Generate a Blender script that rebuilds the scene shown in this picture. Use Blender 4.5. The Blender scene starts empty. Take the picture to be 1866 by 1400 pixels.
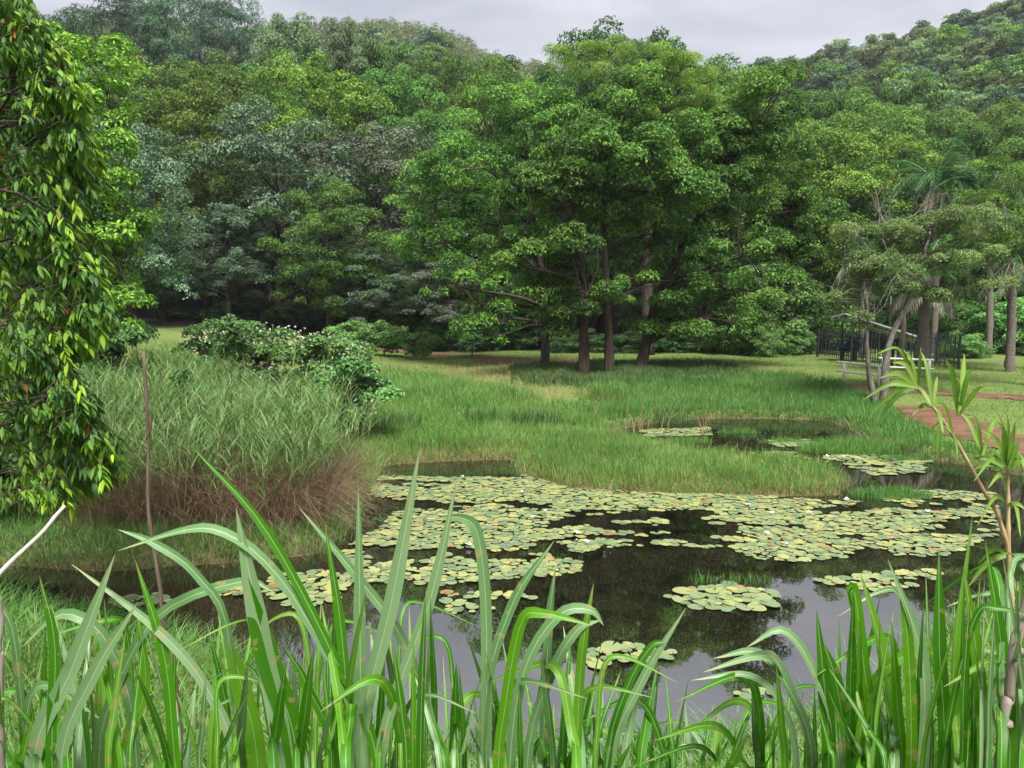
import bpy, math, random
import numpy as np
from mathutils import Vector

# ------------------------------------------------------------------ camera
SC = bpy.context.scene
COL = SC.collection
CAM_Z, FPX, PITCH = 4.6, 1400.0, math.radians(6.1)
cam_d = bpy.data.cameras.new('camera'); cam = bpy.data.objects.new('camera', cam_d); COL.objects.link(cam)
cam.location = (0, 0, CAM_Z); cam.rotation_euler = (math.pi/2 - PITCH, 0, 0)
cam_d.sensor_width = 36; cam_d.lens = 36*FPX/1866; cam_d.clip_start = .05; cam_d.clip_end = 3000
SC.camera = cam
# ------------------------------------------------------------------ sky and sun
SUN_EL, SUN_AZ = math.radians(61), math.radians(168)     # azimuth clockwise from +Y (the view direction)
w = bpy.data.worlds.new('World'); SC.world = w; w.use_nodes = True
nt = w.node_tree; nt.nodes.clear(); N = nt.nodes.new; L = nt.links.new
def mnode(nt, op, a, b=None, clamp=False):
    n = nt.nodes.new('ShaderNodeMath'); n.operation = op; n.use_clamp = clamp
    for i, v in enumerate((a, b)):
        if v is None: continue
        if isinstance(v, (int, float)): n.inputs[i].default_value = v
        else: nt.links.new(v, n.inputs[i])
    return n.outputs[0]
out = N('ShaderNodeOutputWorld'); bg = N('ShaderNodeBackground'); bg.inputs[1].default_value = .1
sky = N('ShaderNodeTexSky'); sky.sky_type = 'NISHITA'; sky.sun_disc = False
sky.sun_elevation = SUN_EL; sky.sun_rotation = SUN_AZ
tc = N('ShaderNodeTexCoord'); sep = N('ShaderNodeSeparateXYZ'); L(tc.outputs['Generated'], sep.inputs[0])
mp = N('ShaderNodeMapping'); mp.inputs['Scale'].default_value = (1.8, 1.8, 7.0); L(tc.outputs['Generated'], mp.inputs[0])
nz = N('ShaderNodeTexNoise'); nz.inputs['Scale'].default_value = 1.7; nz.inputs['Detail'].default_value = 7; nz.inputs['Roughness'].default_value = .52; nz.inputs['Distortion'].default_value = .4
L(mp.outputs[0], nz.inputs['Vector'])
cr = N('ShaderNodeValToRGB'); cr.color_ramp.elements[0].position = .36; cr.color_ramp.elements[1].position = .64
cr.color_ramp.elements[0].color = (.72, .73, .80, 1); cr.color_ramp.elements[1].color = (1.10, 1.085, 1.13, 1)
L(nz.outputs['Fac'], cr.inputs[0])
# standard overcast luminance: the zenith is three times as bright as the horizon
elev = mnode(nt, 'MULTIPLY', mnode(nt, 'ADD', mnode(nt, 'MULTIPLY', mnode(nt, 'MAXIMUM', sep.outputs[2], 0.0), 2.0), 1.0), .66)
cl = N('ShaderNodeVectorMath'); cl.operation = 'SCALE'; L(cr.outputs[0], cl.inputs[0]); L(elev, cl.inputs['Scale'])
mx = N('ShaderNodeMix'); mx.data_type = 'RGBA'; mx.inputs[0].default_value = .955
L(sky.outputs[0], mx.inputs[6]); L(cl.outputs[0], mx.inputs[7]); L(mx.outputs[2], bg.inputs[0]); L(bg.outputs[0], out.inputs[0])
sl = bpy.data.lights.new('sun', 'SUN'); sl.energy = 1.5; sl.angle = math.radians(18); sl.color = (1, .975, .93)
sun = bpy.data.objects.new('sun', sl); COL.objects.link(sun); sun.location = (0, -20, 60)
sdir = Vector((math.sin(SUN_AZ)*math.cos(SUN_EL), math.cos(SUN_AZ)*math.cos(SUN_EL), math.sin(SUN_EL)))
sun.rotation_euler = sdir.to_track_quat('Z', 'Y').to_euler()
vs = SC.view_settings; vs.view_transform = 'Standard'; vs.look = 'None'; vs.gamma = 1; vs.exposure = 2.72; vs.use_curve_mapping = False
SC.cycles.use_denoising = True; SC.cycles.use_adaptive_sampling = True; SC.cycles.adaptive_threshold = .025; SC.cycles.max_bounces = 5; SC.cycles.transparent_max_bounces = 4; SC.cycles.volume_bounces = 0
SC.cycles.diffuse_bounces = 2; SC.cycles.glossy_bounces = 2; SC.cycles.transmission_bounces = 4
SC.cycles.caustics_reflective = False; SC.cycles.caustics_refractive = False

# ------------------------------------------------------------------ helpers
R = np.random.default_rng(7)
cp, sp = math.cos(PITCH), math.sin(PITCH)
def ray(px, py):
    u, v = (px-933)/FPX, (700-py)/FPX
    return np.array([u, cp + v*sp, -sp + v*cp])
def at(px, py, d):                      # the point at distance d (metres along +Y) seen at that place of the photo
    r = ray(px, py); return np.array([0, 0, CAM_Z]) + r*(d/r[1])
def G(px, py, z=0.):                    # the point at height z
    r = ray(px, py); return np.array([0, 0, CAM_Z]) + r*((z-CAM_Z)/r[2])
def unit(v): return v/np.maximum(np.linalg.norm(v, axis=-1, keepdims=True), 1e-9)
def sstep(a, b, x): t = np.clip((x-a)/(b-a), 0, 1); return t*t*(3-2*t)
def vnoise(x, y, seed=0):               # smooth value noise, 0..1
    x = np.asarray(x, float); y = np.asarray(y, float)
    xi, yi = np.floor(x), np.floor(y); fx, fy = x-xi, y-yi
    fx = fx*fx*(3-2*fx); fy = fy*fy*(3-2*fy)
    h = lambda a, b: np.modf(np.abs(np.sin(a*127.1+b*311.7+seed*74.7)*43758.5453))[0]
    return (h(xi, yi)*(1-fx)+h(xi+1, yi)*fx)*(1-fy) + (h(xi, yi+1)*(1-fx)+h(xi+1, yi+1)*fx)*fy
def fbm(x, y, seed=0): return .5*vnoise(x, y, seed)+.3*vnoise(x*2.1, y*2.1, seed+1)+.2*vnoise(x*4.3, y*4.3, seed+2)

def mk_mesh(name, V, Fs, fattr=None, pattr=None, smooth=False):
    me = bpy.data.meshes.new(name)
    V = np.ascontiguousarray(V, np.float32); me.vertices.add(len(V)); me.vertices.foreach_set('co', V.ravel())
    Fs = [np.asarray(f, np.int32) for f in Fs if len(f)]
    idx = np.concatenate([f.ravel() for f in Fs]); tot = np.concatenate([np.full(len(f), f.shape[1], np.int32) for f in Fs])
    me.loops.add(len(idx)); me.loops.foreach_set('vertex_index', idx)
    me.polygons.add(len(tot)); me.polygons.foreach_set('loop_start', np.concatenate([[0], np.cumsum(tot)[:-1]]).astype(np.int32))
    me.polygons.foreach_set('use_smooth', np.full(len(tot), smooth))
    me.update(calc_edges=True)
    for k, a in (fattr or {}).items():
        t = me.attributes.new(k, 'FLOAT', 'FACE'); t.data.foreach_set('value', np.ascontiguousarray(a, np.float32))
    for k, a in (pattr or {}).items():
        t = me.attributes.new(k, 'FLOAT', 'POINT'); t.data.foreach_set('value', np.ascontiguousarray(a, np.float32))
    return me
def obj(name, me, mat=None, parent=None, loc=None):
    o = bpy.data.objects.new(name, me); COL.objects.link(o)
    if mat is not None and me is not None and not me.materials: me.materials.append(mat)
    if parent is not None: o.parent = parent
    if loc is not None: o.location = loc
    return o
def tag(o, label=None, cat=None, group=None, kind=None):
    for k, v in (('label', label), ('category', cat), ('group', group), ('kind', kind)):
        if v: o[k] = v
    return o
def thing(name, loc, label, cat, group=None):
    o = bpy.data.objects.new(name, None); COL.objects.link(o); o.location = loc; o.empty_display_size = .2
    return tag(o, label, cat, group)

def tube(path, rad, n=8, cap=True):     # path (k,3), rad (k,)
    path = np.asarray(path, float); rad = np.broadcast_to(np.asarray(rad, float), (len(path),))
    T = unit(np.gradient(path, axis=0)); ref = np.array([1., 0, 0]) if abs(T[0][0]) < .8 else np.array([0, 1., 0])
    A = unit(np.cross(T, ref)); B = np.cross(T, A)
    a = np.linspace(0, 2*np.pi, n, endpoint=False)
    V = path[:, None]+rad[:, None, None]*(np.cos(a)[None, :, None]*A[:, None]+np.sin(a)[None, :, None]*B[:, None])
    k = len(path); i = np.arange(k-1)[:, None]*n; j = np.arange(n)[None]; j2 = (j+1) % n
    F = np.stack([i+j, i+j2, i+n+j2, i+n+j], -1).reshape(-1, 4)
    V = V.reshape(-1, 3); Fs = [F]
    if cap: Fs.append(np.array([list(range(n))[::-1]])); Fs.append(np.array([[(k-1)*n+q for q in range(n)]]))
    return V, Fs
def join(parts):                         # [(V, [F..]), ...] -> V, Fs grouped by polygon size
    Vs, by, off = [], {}, 0
    for V, Fs in parts:
        Vs.append(V)
        for f in Fs:
            f = np.asarray(f)
            if len(f): by.setdefault(f.shape[1], []).append(f+off)
        off += len(V)
    return np.concatenate(Vs), [np.concatenate(v) for v in by.values()]
def box(c, s, rz=0, tilt=0):
    s = np.array(s)/2; V = np.array([[x, y, z] for z in (-1, 1) for y in (-1, 1) for x in (-1, 1)])*s
    if tilt: c1, s1 = math.cos(tilt), math.sin(tilt); V = V@np.array([[c1, 0, -s1], [0, 1, 0], [s1, 0, c1]]).T
    if rz: c1, s1 = math.cos(rz), math.sin(rz); V = V@np.array([[c1, -s1, 0], [s1, c1, 0], [0, 0, 1]]).T
    return V+np.array(c), [np.array([[0, 2, 3, 1], [4, 5, 7, 6], [0, 1, 5, 4], [2, 6, 7, 3], [0, 4, 6, 2], [1, 3, 7, 5]])]
def spline(P, n):                        # Catmull-Rom through the points
    P = np.asarray(P, float); P = np.concatenate([[2*P[0]-P[1]], P, [2*P[-1]-P[-2]]]); m = len(P)-3
    t = np.linspace(0, m-1e-6, n); i = t.astype(int); f = (t-i)[:, None]
    a, b, c, d = P[i], P[i+1], P[i+2], P[i+3]
    return .5*(2*b+(c-a)*f+(2*a-5*b+4*c-d)*f**2+(3*b-a-3*c+d)*f**3)

# ------------------------------------------------------------------ materials
def new_mat(name):
    m = bpy.data.materials.new(name); m.use_nodes = True; t = m.node_tree; t.nodes.clear()
    return m, t, t.nodes.new('ShaderNodeOutputMaterial')
def ramp(t, fac, stops):
    r = t.nodes.new('ShaderNodeValToRGB'); e = r.color_ramp.elements
    while len(e) < len(stops): e.new(.5)
    for q, (p, c) in zip(e, stops): q.position = p; q.color = (*c, 1)
    t.links.new(fac, r.inputs[0]); return r.outputs[0]
def attr(t, name): a = t.nodes.new('ShaderNodeAttribute'); a.attribute_name = name; return a.outputs['Fac']
def noise(t, scale, detail=4, coord='Object', rough=.55, dist=0.):
    tc = t.nodes.new('ShaderNodeTexCoord'); n = t.nodes.new('ShaderNodeTexNoise'); n.inputs['Scale'].default_value = scale
    n.inputs['Detail'].default_value = detail; n.inputs['Roughness'].default_value = rough; n.inputs['Distortion'].default_value = dist
    t.links.new(tc.outputs[coord], n.inputs['Vector']); return n.outputs['Fac']
def mixc(t, f, a, b):
    m = t.nodes.new('ShaderNodeMix'); m.data_type = 'RGBA'
    for i, v in ((0, f), (6, a), (7, b)):
        if isinstance(v, (int, float)): m.inputs[i].default_value = v
        elif isinstance(v, tuple): m.inputs[i].default_value = (*v, 1)
        else: t.links.new(v, m.inputs[i])
    return m.outputs[2]
def bump(t, h, strength=.4, dist=.02):
    b = t.nodes.new('ShaderNodeBump'); b.inputs['Strength'].default_value = strength; b.inputs['Distance'].default_value = dist
    t.links.new(h, b.inputs['Height']); return b.outputs[0]
def leaf_mat(name, dark, mid, young, rough=.56, spec=.25, trans=.3, hue=.03, extra=None):
    trans = min(trans*1.25, .42)
    dark, mid, young = [tuple(min(v*k*g, .8) for v, k in zip(c, (.98, 1.14, 1.12))) for c, g in ((dark, .85), (mid, 1.4), (young, 1.6))]
    m, t, o = new_mat(name)
    c = ramp(t, attr(t, 'tint'), [(0, dark), (.45, mid), (.9, young)] + ([(.985, young), (1, extra)] if extra else []))
    oi = t.nodes.new('ShaderNodeObjectInfo'); hs = t.nodes.new('ShaderNodeHueSaturation')
    t.links.new(mnode(t, 'ADD', mnode(t, 'MULTIPLY', oi.outputs['Random'], hue), .5-hue/2), hs.inputs['Hue'])
    t.links.new(mnode(t, 'ADD', mnode(t, 'MULTIPLY', oi.outputs['Random'], .6), .7), hs.inputs['Value'])
    t.links.new(c, hs.inputs['Color'])
    p = t.nodes.new('ShaderNodeBsdfPrincipled'); p.inputs['Roughness'].default_value = rough; p.inputs['Specular IOR Level'].default_value = spec
    t.links.new(hs.outputs[0], p.inputs['Base Color'])
    tr = t.nodes.new('ShaderNodeBsdfTranslucent'); t.links.new(mixc(t, .3, hs.outputs[0], (.12, .24, .03)), tr.inputs[0])
    mx = t.nodes.new('ShaderNodeMixShader'); mx.inputs[0].default_value = trans
    t.links.new(p.outputs[0], mx.inputs[1]); t.links.new(tr.outputs[0], mx.inputs[2]); t.links.new(mx.outputs[0], o.inputs[0])
    return m
def blade_mat(name, stops, root=None, rootspan=(0., .4), rough=.5, spec=.35, trans=.3):
    # stops: colours picked by the blade's own random tint; root: colour of the dead leaf bases
    m, t, o = new_mat(name); c = ramp(t, attr(t, 'tint'), stops)
    if root:
        mr = t.nodes.new('ShaderNodeMapRange'); mr.inputs[1].default_value, mr.inputs[2].default_value = rootspan
        t.links.new(attr(t, 'along'), mr.inputs[0]); c = mixc(t, mr.outputs[0], root, c)
    p = t.nodes.new('ShaderNodeBsdfPrincipled'); p.inputs['Roughness'].default_value = rough; p.inputs['Specular IOR Level'].default_value = spec
    t.links.new(c, p.inputs['Base Color'])
    tr = t.nodes.new('ShaderNodeBsdfTranslucent'); t.links.new(c, tr.inputs[0])
    mx = t.nodes.new('ShaderNodeMixShader'); mx.inputs[0].default_value = trans
    t.links.new(p.outputs[0], mx.inputs[1]); t.links.new(tr.outputs[0], mx.inputs[2]); t.links.new(mx.outputs[0], o.inputs[0])
    return m
def solid(name, stops, scale=6, rough=.8, bstr=.5, bdist=.02, spec=.3, metal=0, stretch=None):
    m, t, o = new_mat(name)
    tc = t.nodes.new('ShaderNodeTexCoord'); mp = t.nodes.new('ShaderNodeMapping'); t.links.new(tc.outputs['Object'], mp.inputs[0])
    if stretch: mp.inputs['Scale'].default_value = stretch
    n = t.nodes.new('ShaderNodeTexNoise'); n.inputs['Scale'].default_value = scale; n.inputs['Detail'].default_value = 6; n.inputs['Roughness'].default_value = .65
    t.links.new(mp.outputs[0], n.inputs['Vector'])
    p = t.nodes.new('ShaderNodeBsdfPrincipled'); p.inputs['Roughness'].default_value = rough; p.inputs['Specular IOR Level'].default_value = spec
    p.inputs['Metallic'].default_value = metal
    k = len(stops); t.links.new(ramp(t, n.outputs['Fac'], [(.3+.4*i/max(k-1, 1), c) for i, c in enumerate(stops)]), p.inputs['Base Color'])
    t.links.new(bump(t, n.outputs['Fac'], bstr, bdist), p.inputs['Normal']); t.links.new(p.outputs[0], o.inputs[0]); return m

M = {}
M['leaf_bright'] = leaf_mat('leaf_bright', (.055, .10, .016), (.115, .185, .024), (.20, .275, .04), hue=.02)
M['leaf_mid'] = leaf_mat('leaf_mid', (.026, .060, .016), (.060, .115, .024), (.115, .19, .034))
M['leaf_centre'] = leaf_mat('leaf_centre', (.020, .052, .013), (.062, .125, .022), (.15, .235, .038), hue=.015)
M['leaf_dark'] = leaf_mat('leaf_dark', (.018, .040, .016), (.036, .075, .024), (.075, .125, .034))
M['leaf_grey'] = leaf_mat('leaf_grey', (.032, .048, .030), (.065, .090, .052), (.115, .15, .085), spec=.3, trans=.15)
M['leaf_brown'] = leaf_mat('leaf_brown', (.045, .048, .034), (.085, .088, .060), (.14, .14, .095), trans=.15)
M['leaf_olive'] = leaf_mat('leaf_olive', (.036, .062, .014), (.085, .125, .024), (.15, .20, .036))
M['leaf_pale'] = leaf_mat('leaf_pale', (.065, .090, .046), (.125, .165, .078), (.18, .22, .11), trans=.2)
M['leaf_euc'] = leaf_mat('leaf_euc', (.024, .046, .028), (.048, .085, .048), (.085, .13, .07), trans=.15)
M['leaf_feather'] = leaf_mat('leaf_feather', (.075, .115, .020), (.14, .20, .030), (.22, .28, .045), trans=.35)
M['leaf_acacia'] = leaf_mat('leaf_acacia', (.065, .095, .030), (.125, .165, .055), (.20, .24, .085), trans=.3)
M['leaf_hill'] = leaf_mat('leaf_hill', (.065, .095, .040), (.14, .175, .066), (.21, .24, .09), hue=.06)
M['leaf_rust'] = leaf_mat('leaf_rust', (.12, .05, .025), (.20, .075, .035), (.26, .12, .05))
M['leaf_droop'] = leaf_mat('leaf_droop', (.050, .10, .034), (.085, .165, .022), (.23, .31, .018), rough=.55, spec=.28, trans=.35, hue=.0, extra=(.40, .13, .02))
M['leaf_shrub'] = leaf_mat('leaf_shrub', (.045, .095, .028), (.095, .175, .045), (.16, .25, .07))
M['leaf_lantana'] = leaf_mat('leaf_lantana', (.050, .105, .030), (.095, .175, .046), (.15, .24, .075))
M['palm_green'] = leaf_mat('palm_green', (.030, .070, .028), (.060, .125, .045), (.11, .18, .06), spec=.45)
M['palm_dead'] = leaf_mat('palm_dead', (.11, .085, .062), (.19, .15, .115), (.28, .235, .185), trans=.1)
M['flower'] = leaf_mat('flower', (.50, .30, .33), (.58, .42, .40), (.60, .52, .38), trans=.2)
M['petal'] = leaf_mat('petal', (.75, .72, .70), (.8, .78, .76), (.8, .8, .8), trans=.2)
M['bark'] = solid('bark', [(.018, .012, .009), (.048, .032, .024), (.085, .062, .048)], 9, .9, 1, .03, stretch=(1, 1, .25))
M['bark_grey'] = solid('bark_grey', [(.05, .043, .037), (.11, .10, .086), (.20, .185, .165)], 7, .9, .8, .02, stretch=(1, 1, .5))
M['bark_palm'] = solid('bark_palm', [(.07, .055, .05), (.14, .115, .10), (.22, .19, .17)], 8, .9, 1, .03, stretch=(1, 1, 2.2))
M['dead_wood'] = solid('dead_wood', [(.10, .08, .065), (.20, .165, .135), (.31, .27, .23)], 10, .85, .6, .01, stretch=(1, 1, .2))
M['dark_stick'] = solid('dark_stick', [(.045, .028, .020), (.10, .066, .048), (.16, .115, .09)], 14, .85, .8, .006, stretch=(1, 1, .15))
M['pale_stick'] = solid('pale_stick', [(.28, .24, .20), (.42, .38, .33), (.52, .48, .43)], 14, .8, .5, .004, stretch=(1, 1, .2))
M['dirt'] = solid('dirt', [(.060, .031, .017), (.11, .056, .030), (.165, .092, .052)], 1.6, .95, .7, .03)
M['white_paint'] = solid('white_paint', [(.55, .49, .47), (.66, .60, .58), (.72, .67, .65)], 5, .6, .2, .003)
M['black_metal'] = solid('black_metal', [(.012, .014, .018), (.020, .023, .028), (.032, .034, .038)], 9, .45, .2, .002, spec=.5)
M['galv'] = solid('galv', [(.38, .39, .40), (.48, .49, .50), (.58, .59, .60)], 12, .45, .2, .002, metal=.4)
M['cell'] = solid('cell', [(.010, .014, .028), (.014, .020, .040), (.02, .028, .05)], 3, .12, .05, .001, spec=.6)
M['tank'] = solid('tank', [(.012, .020, .05), (.018, .028, .075), (.024, .036, .09)], 3, .35, .1, .002, spec=.5)
M['litter'] = solid('litter', [(.05, .03, .02), (.10, .06, .035), (.16, .10, .06)], 8, .95, .8, .03)
GB = lambda n, a, b, c, **k: blade_mat(n, [(0, a), (.5, b), (1, c)], **k)
M['g_island'] = GB('g_island', (.068, .16, .026), (.115, .245, .043), (.205, .32, .085), root=(.27, .14, .065), rootspan=(.02, .45))
M['g_lush'] = GB('g_lush', (.040, .13, .020), (.078, .21, .034), (.135, .27, .065), root=(.06, .09, .025))
M['g_bright'] = GB('g_bright', (.055, .155, .022), (.100, .24, .036), (.165, .30, .075), root=(.08, .11, .03))
M['g_lawn'] = GB('g_lawn', (.085, .15, .030), (.135, .22, .045), (.235, .275, .09))
M['g_bank'] = GB('g_bank', (.045, .13, .018), (.090, .225, .036), (.17, .30, .09), root=(.09, .10, .03))
M['g_brown'] = GB('g_brown', (.12, .072, .045), (.22, .14, .088), (.34, .25, .165))
M['g_cane'] = blade_mat('g_cane', [(0, (.055, .14, .030)), (.4, (.090, .20, .040)), (.75, (.165, .285, .085)), (.88, (.24, .30, .12)), (1, (.34, .25, .13))], root=(.20, .13, .07), rootspan=(.15, .6))
M['g_rush'] = GB('g_rush', (.028, .075, .018), (.055, .12, .028), (.10, .17, .045))
M['g_straw'] = GB('g_straw', (.28, .17, .085), (.38, .25, .13), (.46, .34, .2))

def ground_mat():
    m, t, o = new_mat('ground'); p = t.nodes.new('ShaderNodeBsdfPrincipled'); p.inputs['Roughness'].default_value = .95; p.inputs['Specular IOR Level'].default_value = .1
    g = ramp(t, noise(t, .55, 6), [(.3, (.050, .10, .020)), (.5, (.095, .155, .032)), (.68, (.17, .175, .06))])
    g2 = ramp(t, noise(t, 9, 4), [(.3, (.06, .09, .022)), (.7, (.17, .19, .07))])
    g = mixc(t, .45, g, g2)
    d = ramp(t, noise(t, 2.5, 5), [(.3, (.007, .007, .004)), (.7, (.018, .015, .009))])  # dark litter, with the shade under the wood deepened into its colour
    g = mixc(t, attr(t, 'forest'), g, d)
    mud = ramp(t, noise(t, 3, 5), [(.3, (.045, .032, .020)), (.7, (.12, .075, .042))])
    g = mixc(t, attr(t, 'mud'), g, mud)
    t.links.new(g, p.inputs['Base Color']); t.links.new(bump(t, noise(t, 14, 5), .9, .05), p.inputs['Normal'])
    t.links.new(p.outputs[0], o.inputs[0]); return m
def water_mat():
    m, t, o = new_mat('pond_water'); p = t.nodes.new('ShaderNodeBsdfPrincipled')
    p.inputs['IOR'].default_value = 1.62; p.inputs['Specular IOR Level'].default_value = .5
    silt = ramp(t, noise(t, .5, 3), [(.35, (.0035, .0035, .002)), (.65, (.009, .008, .0045))])
    # drifting specks of duckweed and dead leaf in loose rafts
    fl = mnode(t, 'MULTIPLY', mnode(t, 'GREATER_THAN', noise(t, 48, 4, rough=.75), .60), mnode(t, 'GREATER_THAN', noise(t, .9, 5, dist=.6), .45))
    fc = ramp(t, noise(t, 17, 1), [(.4, (.045, .027, .013)), (.6, (.095, .072, .032))])
    t.links.new(mixc(t, fl, silt, fc), p.inputs['Base Color'])
    t.links.new(mnode(t, 'ADD', mnode(t, 'MULTIPLY', fl, .55), .015), p.inputs['Roughness'])
    t.links.new(mnode(t, 'ADD', mnode(t, 'MULTIPLY', fl, -2.2), 3.9), p.inputs['IOR'])
    t.links.new(bump(t, noise(t, 2.2, 3), .02, .05), p.inputs['Normal']); t.links.new(p.outputs[0], o.inputs[0]); return m
def pad_mat():
    m, t, o = new_mat('lily_pad'); p = t.nodes.new('ShaderNodeBsdfPrincipled'); p.inputs['Roughness'].default_value = .38; p.inputs['Specular IOR Level'].default_value = .5
    oi = t.nodes.new('ShaderNodeObjectInfo')
    f = mnode(t, 'FRACT', mnode(t, 'ADD', attr(t, 'tint'), oi.outputs['Random']))
    c = ramp(t, f, [(0, (.095, .15, .078)), (.45, (.16, .21, .092)), (.78, (.225, .255, .092)), (.95, (.28, .275, .092)), (1, (.20, .115, .05))])
    c = mixc(t, attr(t, 'rim'), c, (.24, .18, .07))
    c = mixc(t, mnode(t, 'MULTIPLY', mnode(t, 'GREATER_THAN', noise(t, 22, 3), .63), .5), c, (.16, .10, .04))
    t.links.new(c, p.inputs['Base Color']); t.links.new(p.outputs[0], o.inputs[0]); return m
def hero_mat(stops=None, trans=.42, tcol=(.10, .42, .002)):
    m, t, o = new_mat('broad_blade'); p = t.nodes.new('ShaderNodeBsdfPrincipled'); p.inputs['Roughness'].default_value = .5; p.inputs['Specular IOR Level'].default_value = .35
    oi = t.nodes.new('ShaderNodeObjectInfo')
    c = ramp(t, oi.outputs['Random'], stops or [(0, (.026, .125, .003)), (.4, (.048, .19, .003)), (.75, (.095, .27, .004)), (1, (.14, .28, .03))])
    tcn = t.nodes.new('ShaderNodeTexCoord'); st = t.nodes.new('ShaderNodeMapping'); st.inputs['Scale'].default_value = (60, 60, 3); t.links.new(tcn.outputs['Object'], st.inputs[0])
    n = t.nodes.new('ShaderNodeTexNoise'); n.inputs['Scale'].default_value = 1; t.links.new(st.outputs[0], n.inputs[0])
    c = mixc(t, mnode(t, 'MULTIPLY', n.outputs['Fac'], .25), c, (.07, .22, .01))
    dry = mnode(t, 'MULTIPLY', mnode(t, 'GREATER_THAN', noise(t, 26, 4), .63), .55)
    c = mixc(t, dry, c, (.30, .22, .09))
    c = mixc(t, mnode(t, 'MULTIPLY', attr(t, 'tip'), .75), c, (.32, .23, .08))
    rib = attr(t, 'rib'); c = mixc(t, mnode(t, 'MULTIPLY', rib, .65), c, (.34, .42, .24))
    t.links.new(c, p.inputs['Base Color'])
    tr = t.nodes.new('ShaderNodeBsdfTranslucent'); t.links.new(mixc(t, .4, c, tcol), tr.inputs[0])
    mx = t.nodes.new('ShaderNodeMixShader'); mx.inputs[0].default_value = trans
    t.links.new(bump(t, n.outputs['Fac'], .25, .003), p.inputs['Normal'])
    t.links.new(p.outputs[0], mx.inputs[1]); t.links.new(tr.outputs[0], mx.inputs[2]); t.links.new(mx.outputs[0], o.inputs[0]); return m
M['ground'] = ground_mat(); M['water'] = water_mat(); M['pad'] = pad_mat(); M['blade'] = hero_mat()

# ------------------------------------------------------------------ terrain
WATER = np.array([G(x, y)[:2] for x, y in [(-500, 1035), (0, 1032), (200, 1042), (430, 1025), (590, 1010), (640, 960), (668, 905), (685, 872), (705, 848), (830, 840), (935, 838), (950, 864),
    (1040, 890), (1200, 899), (1400, 904), (1530, 903), (1555, 880), (1490, 858), (1400, 846), (1300, 836), (1200, 824), (1140, 808), (1118, 784), (1200, 771), (1290, 763), (1400, 763),
    (1510, 767), (1560, 788), (1600, 812), (1700, 838), (1780, 852), (1866, 868), (2000, 890), (2300, 930), (2300, 1060), (1950, 1080), (1780, 1120), (1660, 1190), (1560, 1270), (1420, 1340),
    (1200, 1372), (900, 1385), (700, 1350), (570, 1260), (430, 1195), (250, 1150), (100, 1120), (0, 1108), (-500, 1100)]])
def inside(P, poly):
    x, y = P[..., 0], P[..., 1]; c = np.zeros(x.shape, bool)
    for (x0, y0), (x1, y1) in zip(poly, np.roll(poly, -1, 0)):
        if y0 == y1: continue
        c ^= ((y0 > y) != (y1 > y)) & (x < (x1-x0)*(y-y0)/(y1-y0)+x0)
    return c
def sdist(P, poly):                      # positive on land
    d = np.full(P.shape[:-1], 1e9)
    for a, b in zip(poly, np.roll(poly, -1, 0)):
        ab = b-a; t = np.clip(((P-a)@ab)/(ab@ab), 0, 1); q = P-a-t[..., None]*ab; d = np.minimum(d, np.hypot(q[..., 0], q[..., 1]))
    return np.where(inside(P, poly), -d, d)
def hill(x, y):
    u = x/np.maximum(y, 1); r = np.maximum(y, 1)
    E = np.interp(u, [-1.2, -.7, -.35, -.15, 0, .12, .27, .45, .6, .75, 1.2], [.33, .33, .315, .325, .285, .265, .262, .288, .325, .36, .40])
    Rr = np.interp(u, [-1, -.3, .1, .3, .8], [380, 420, 400, 300, 260])
    t = np.clip((r-66)/(Rr-66), 0, 1.6)
    prof = np.where(t < 1, .55*t+.45*t*t*(3-2*t), 1-.55*(t-1))
    return np.maximum(E*Rr*prof, 0) + (fbm(x*.03, y*.03, 5)-.5)*12*sstep(.1, .5, t)
def Hraw(x, y):
    P = np.stack([x, y], -1); d = sdist(P, WATER)
    lawn = .62+2.15*sstep(-5, -24, x)+.25*sstep(26, 40, y)+.5*sstep(14, 30, x)*0+(fbm(x*.25, y*.25, 3)-.5)*.18
    far = .10+.16*sstep(0, .5, d)+(lawn-.26)*sstep(.3, 8.5, d)
    near = np.minimum(.10+.36*d, 2.95)+(fbm(x*.6, y*.6, 9)-.5)*.12*sstep(.2, 2, d)
    nearness = 1-sstep(11.2, 13.5, y+np.abs(x)*.12)
    land = far*(1-nearness)+near*nearness
    land = land + hill(x, y)*sstep(64, 80, y)
    return np.where(d > 0, land*np.clip(d/.12, 0, 1)*1.0 - .02*(d < .12), -np.minimum(.06+d*-.5, .7)), d
def axis(a, b, s, lo, hi, g):
    c = list(np.arange(a, b+s/2, s)); st = s
    while c[-1] < hi: st *= g; c.append(c[-1]+st)
    st = s
    while c[0] > lo: st *= g; c.insert(0, c[0]-st)
    return np.array(c)
GX, GY = axis(-30, 30, .34, -420, 420, 1.11), axis(-2, 62, .34, -60, 560, 1.07)
XX, YY = np.meshgrid(GX, GY); ZZ, DD = Hraw(XX, YY)
def H(x, y):                             # bilinear lookup in the same grid the ground mesh uses
    x = np.asarray(x, float); y = np.asarray(y, float)
    i = np.clip(np.searchsorted(GX, x)-1, 0, len(GX)-2); j = np.clip(np.searchsorted(GY, y)-1, 0, len(GY)-2)
    fx = (x-GX[i])/(GX[i+1]-GX[i]); fy = (y-GY[j])/(GY[j+1]-GY[j])
    return (ZZ[j, i]*(1-fx)+ZZ[j, i+1]*fx)*(1-fy)+(ZZ[j+1, i]*(1-fx)+ZZ[j+1, i+1]*fx)*fy
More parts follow.
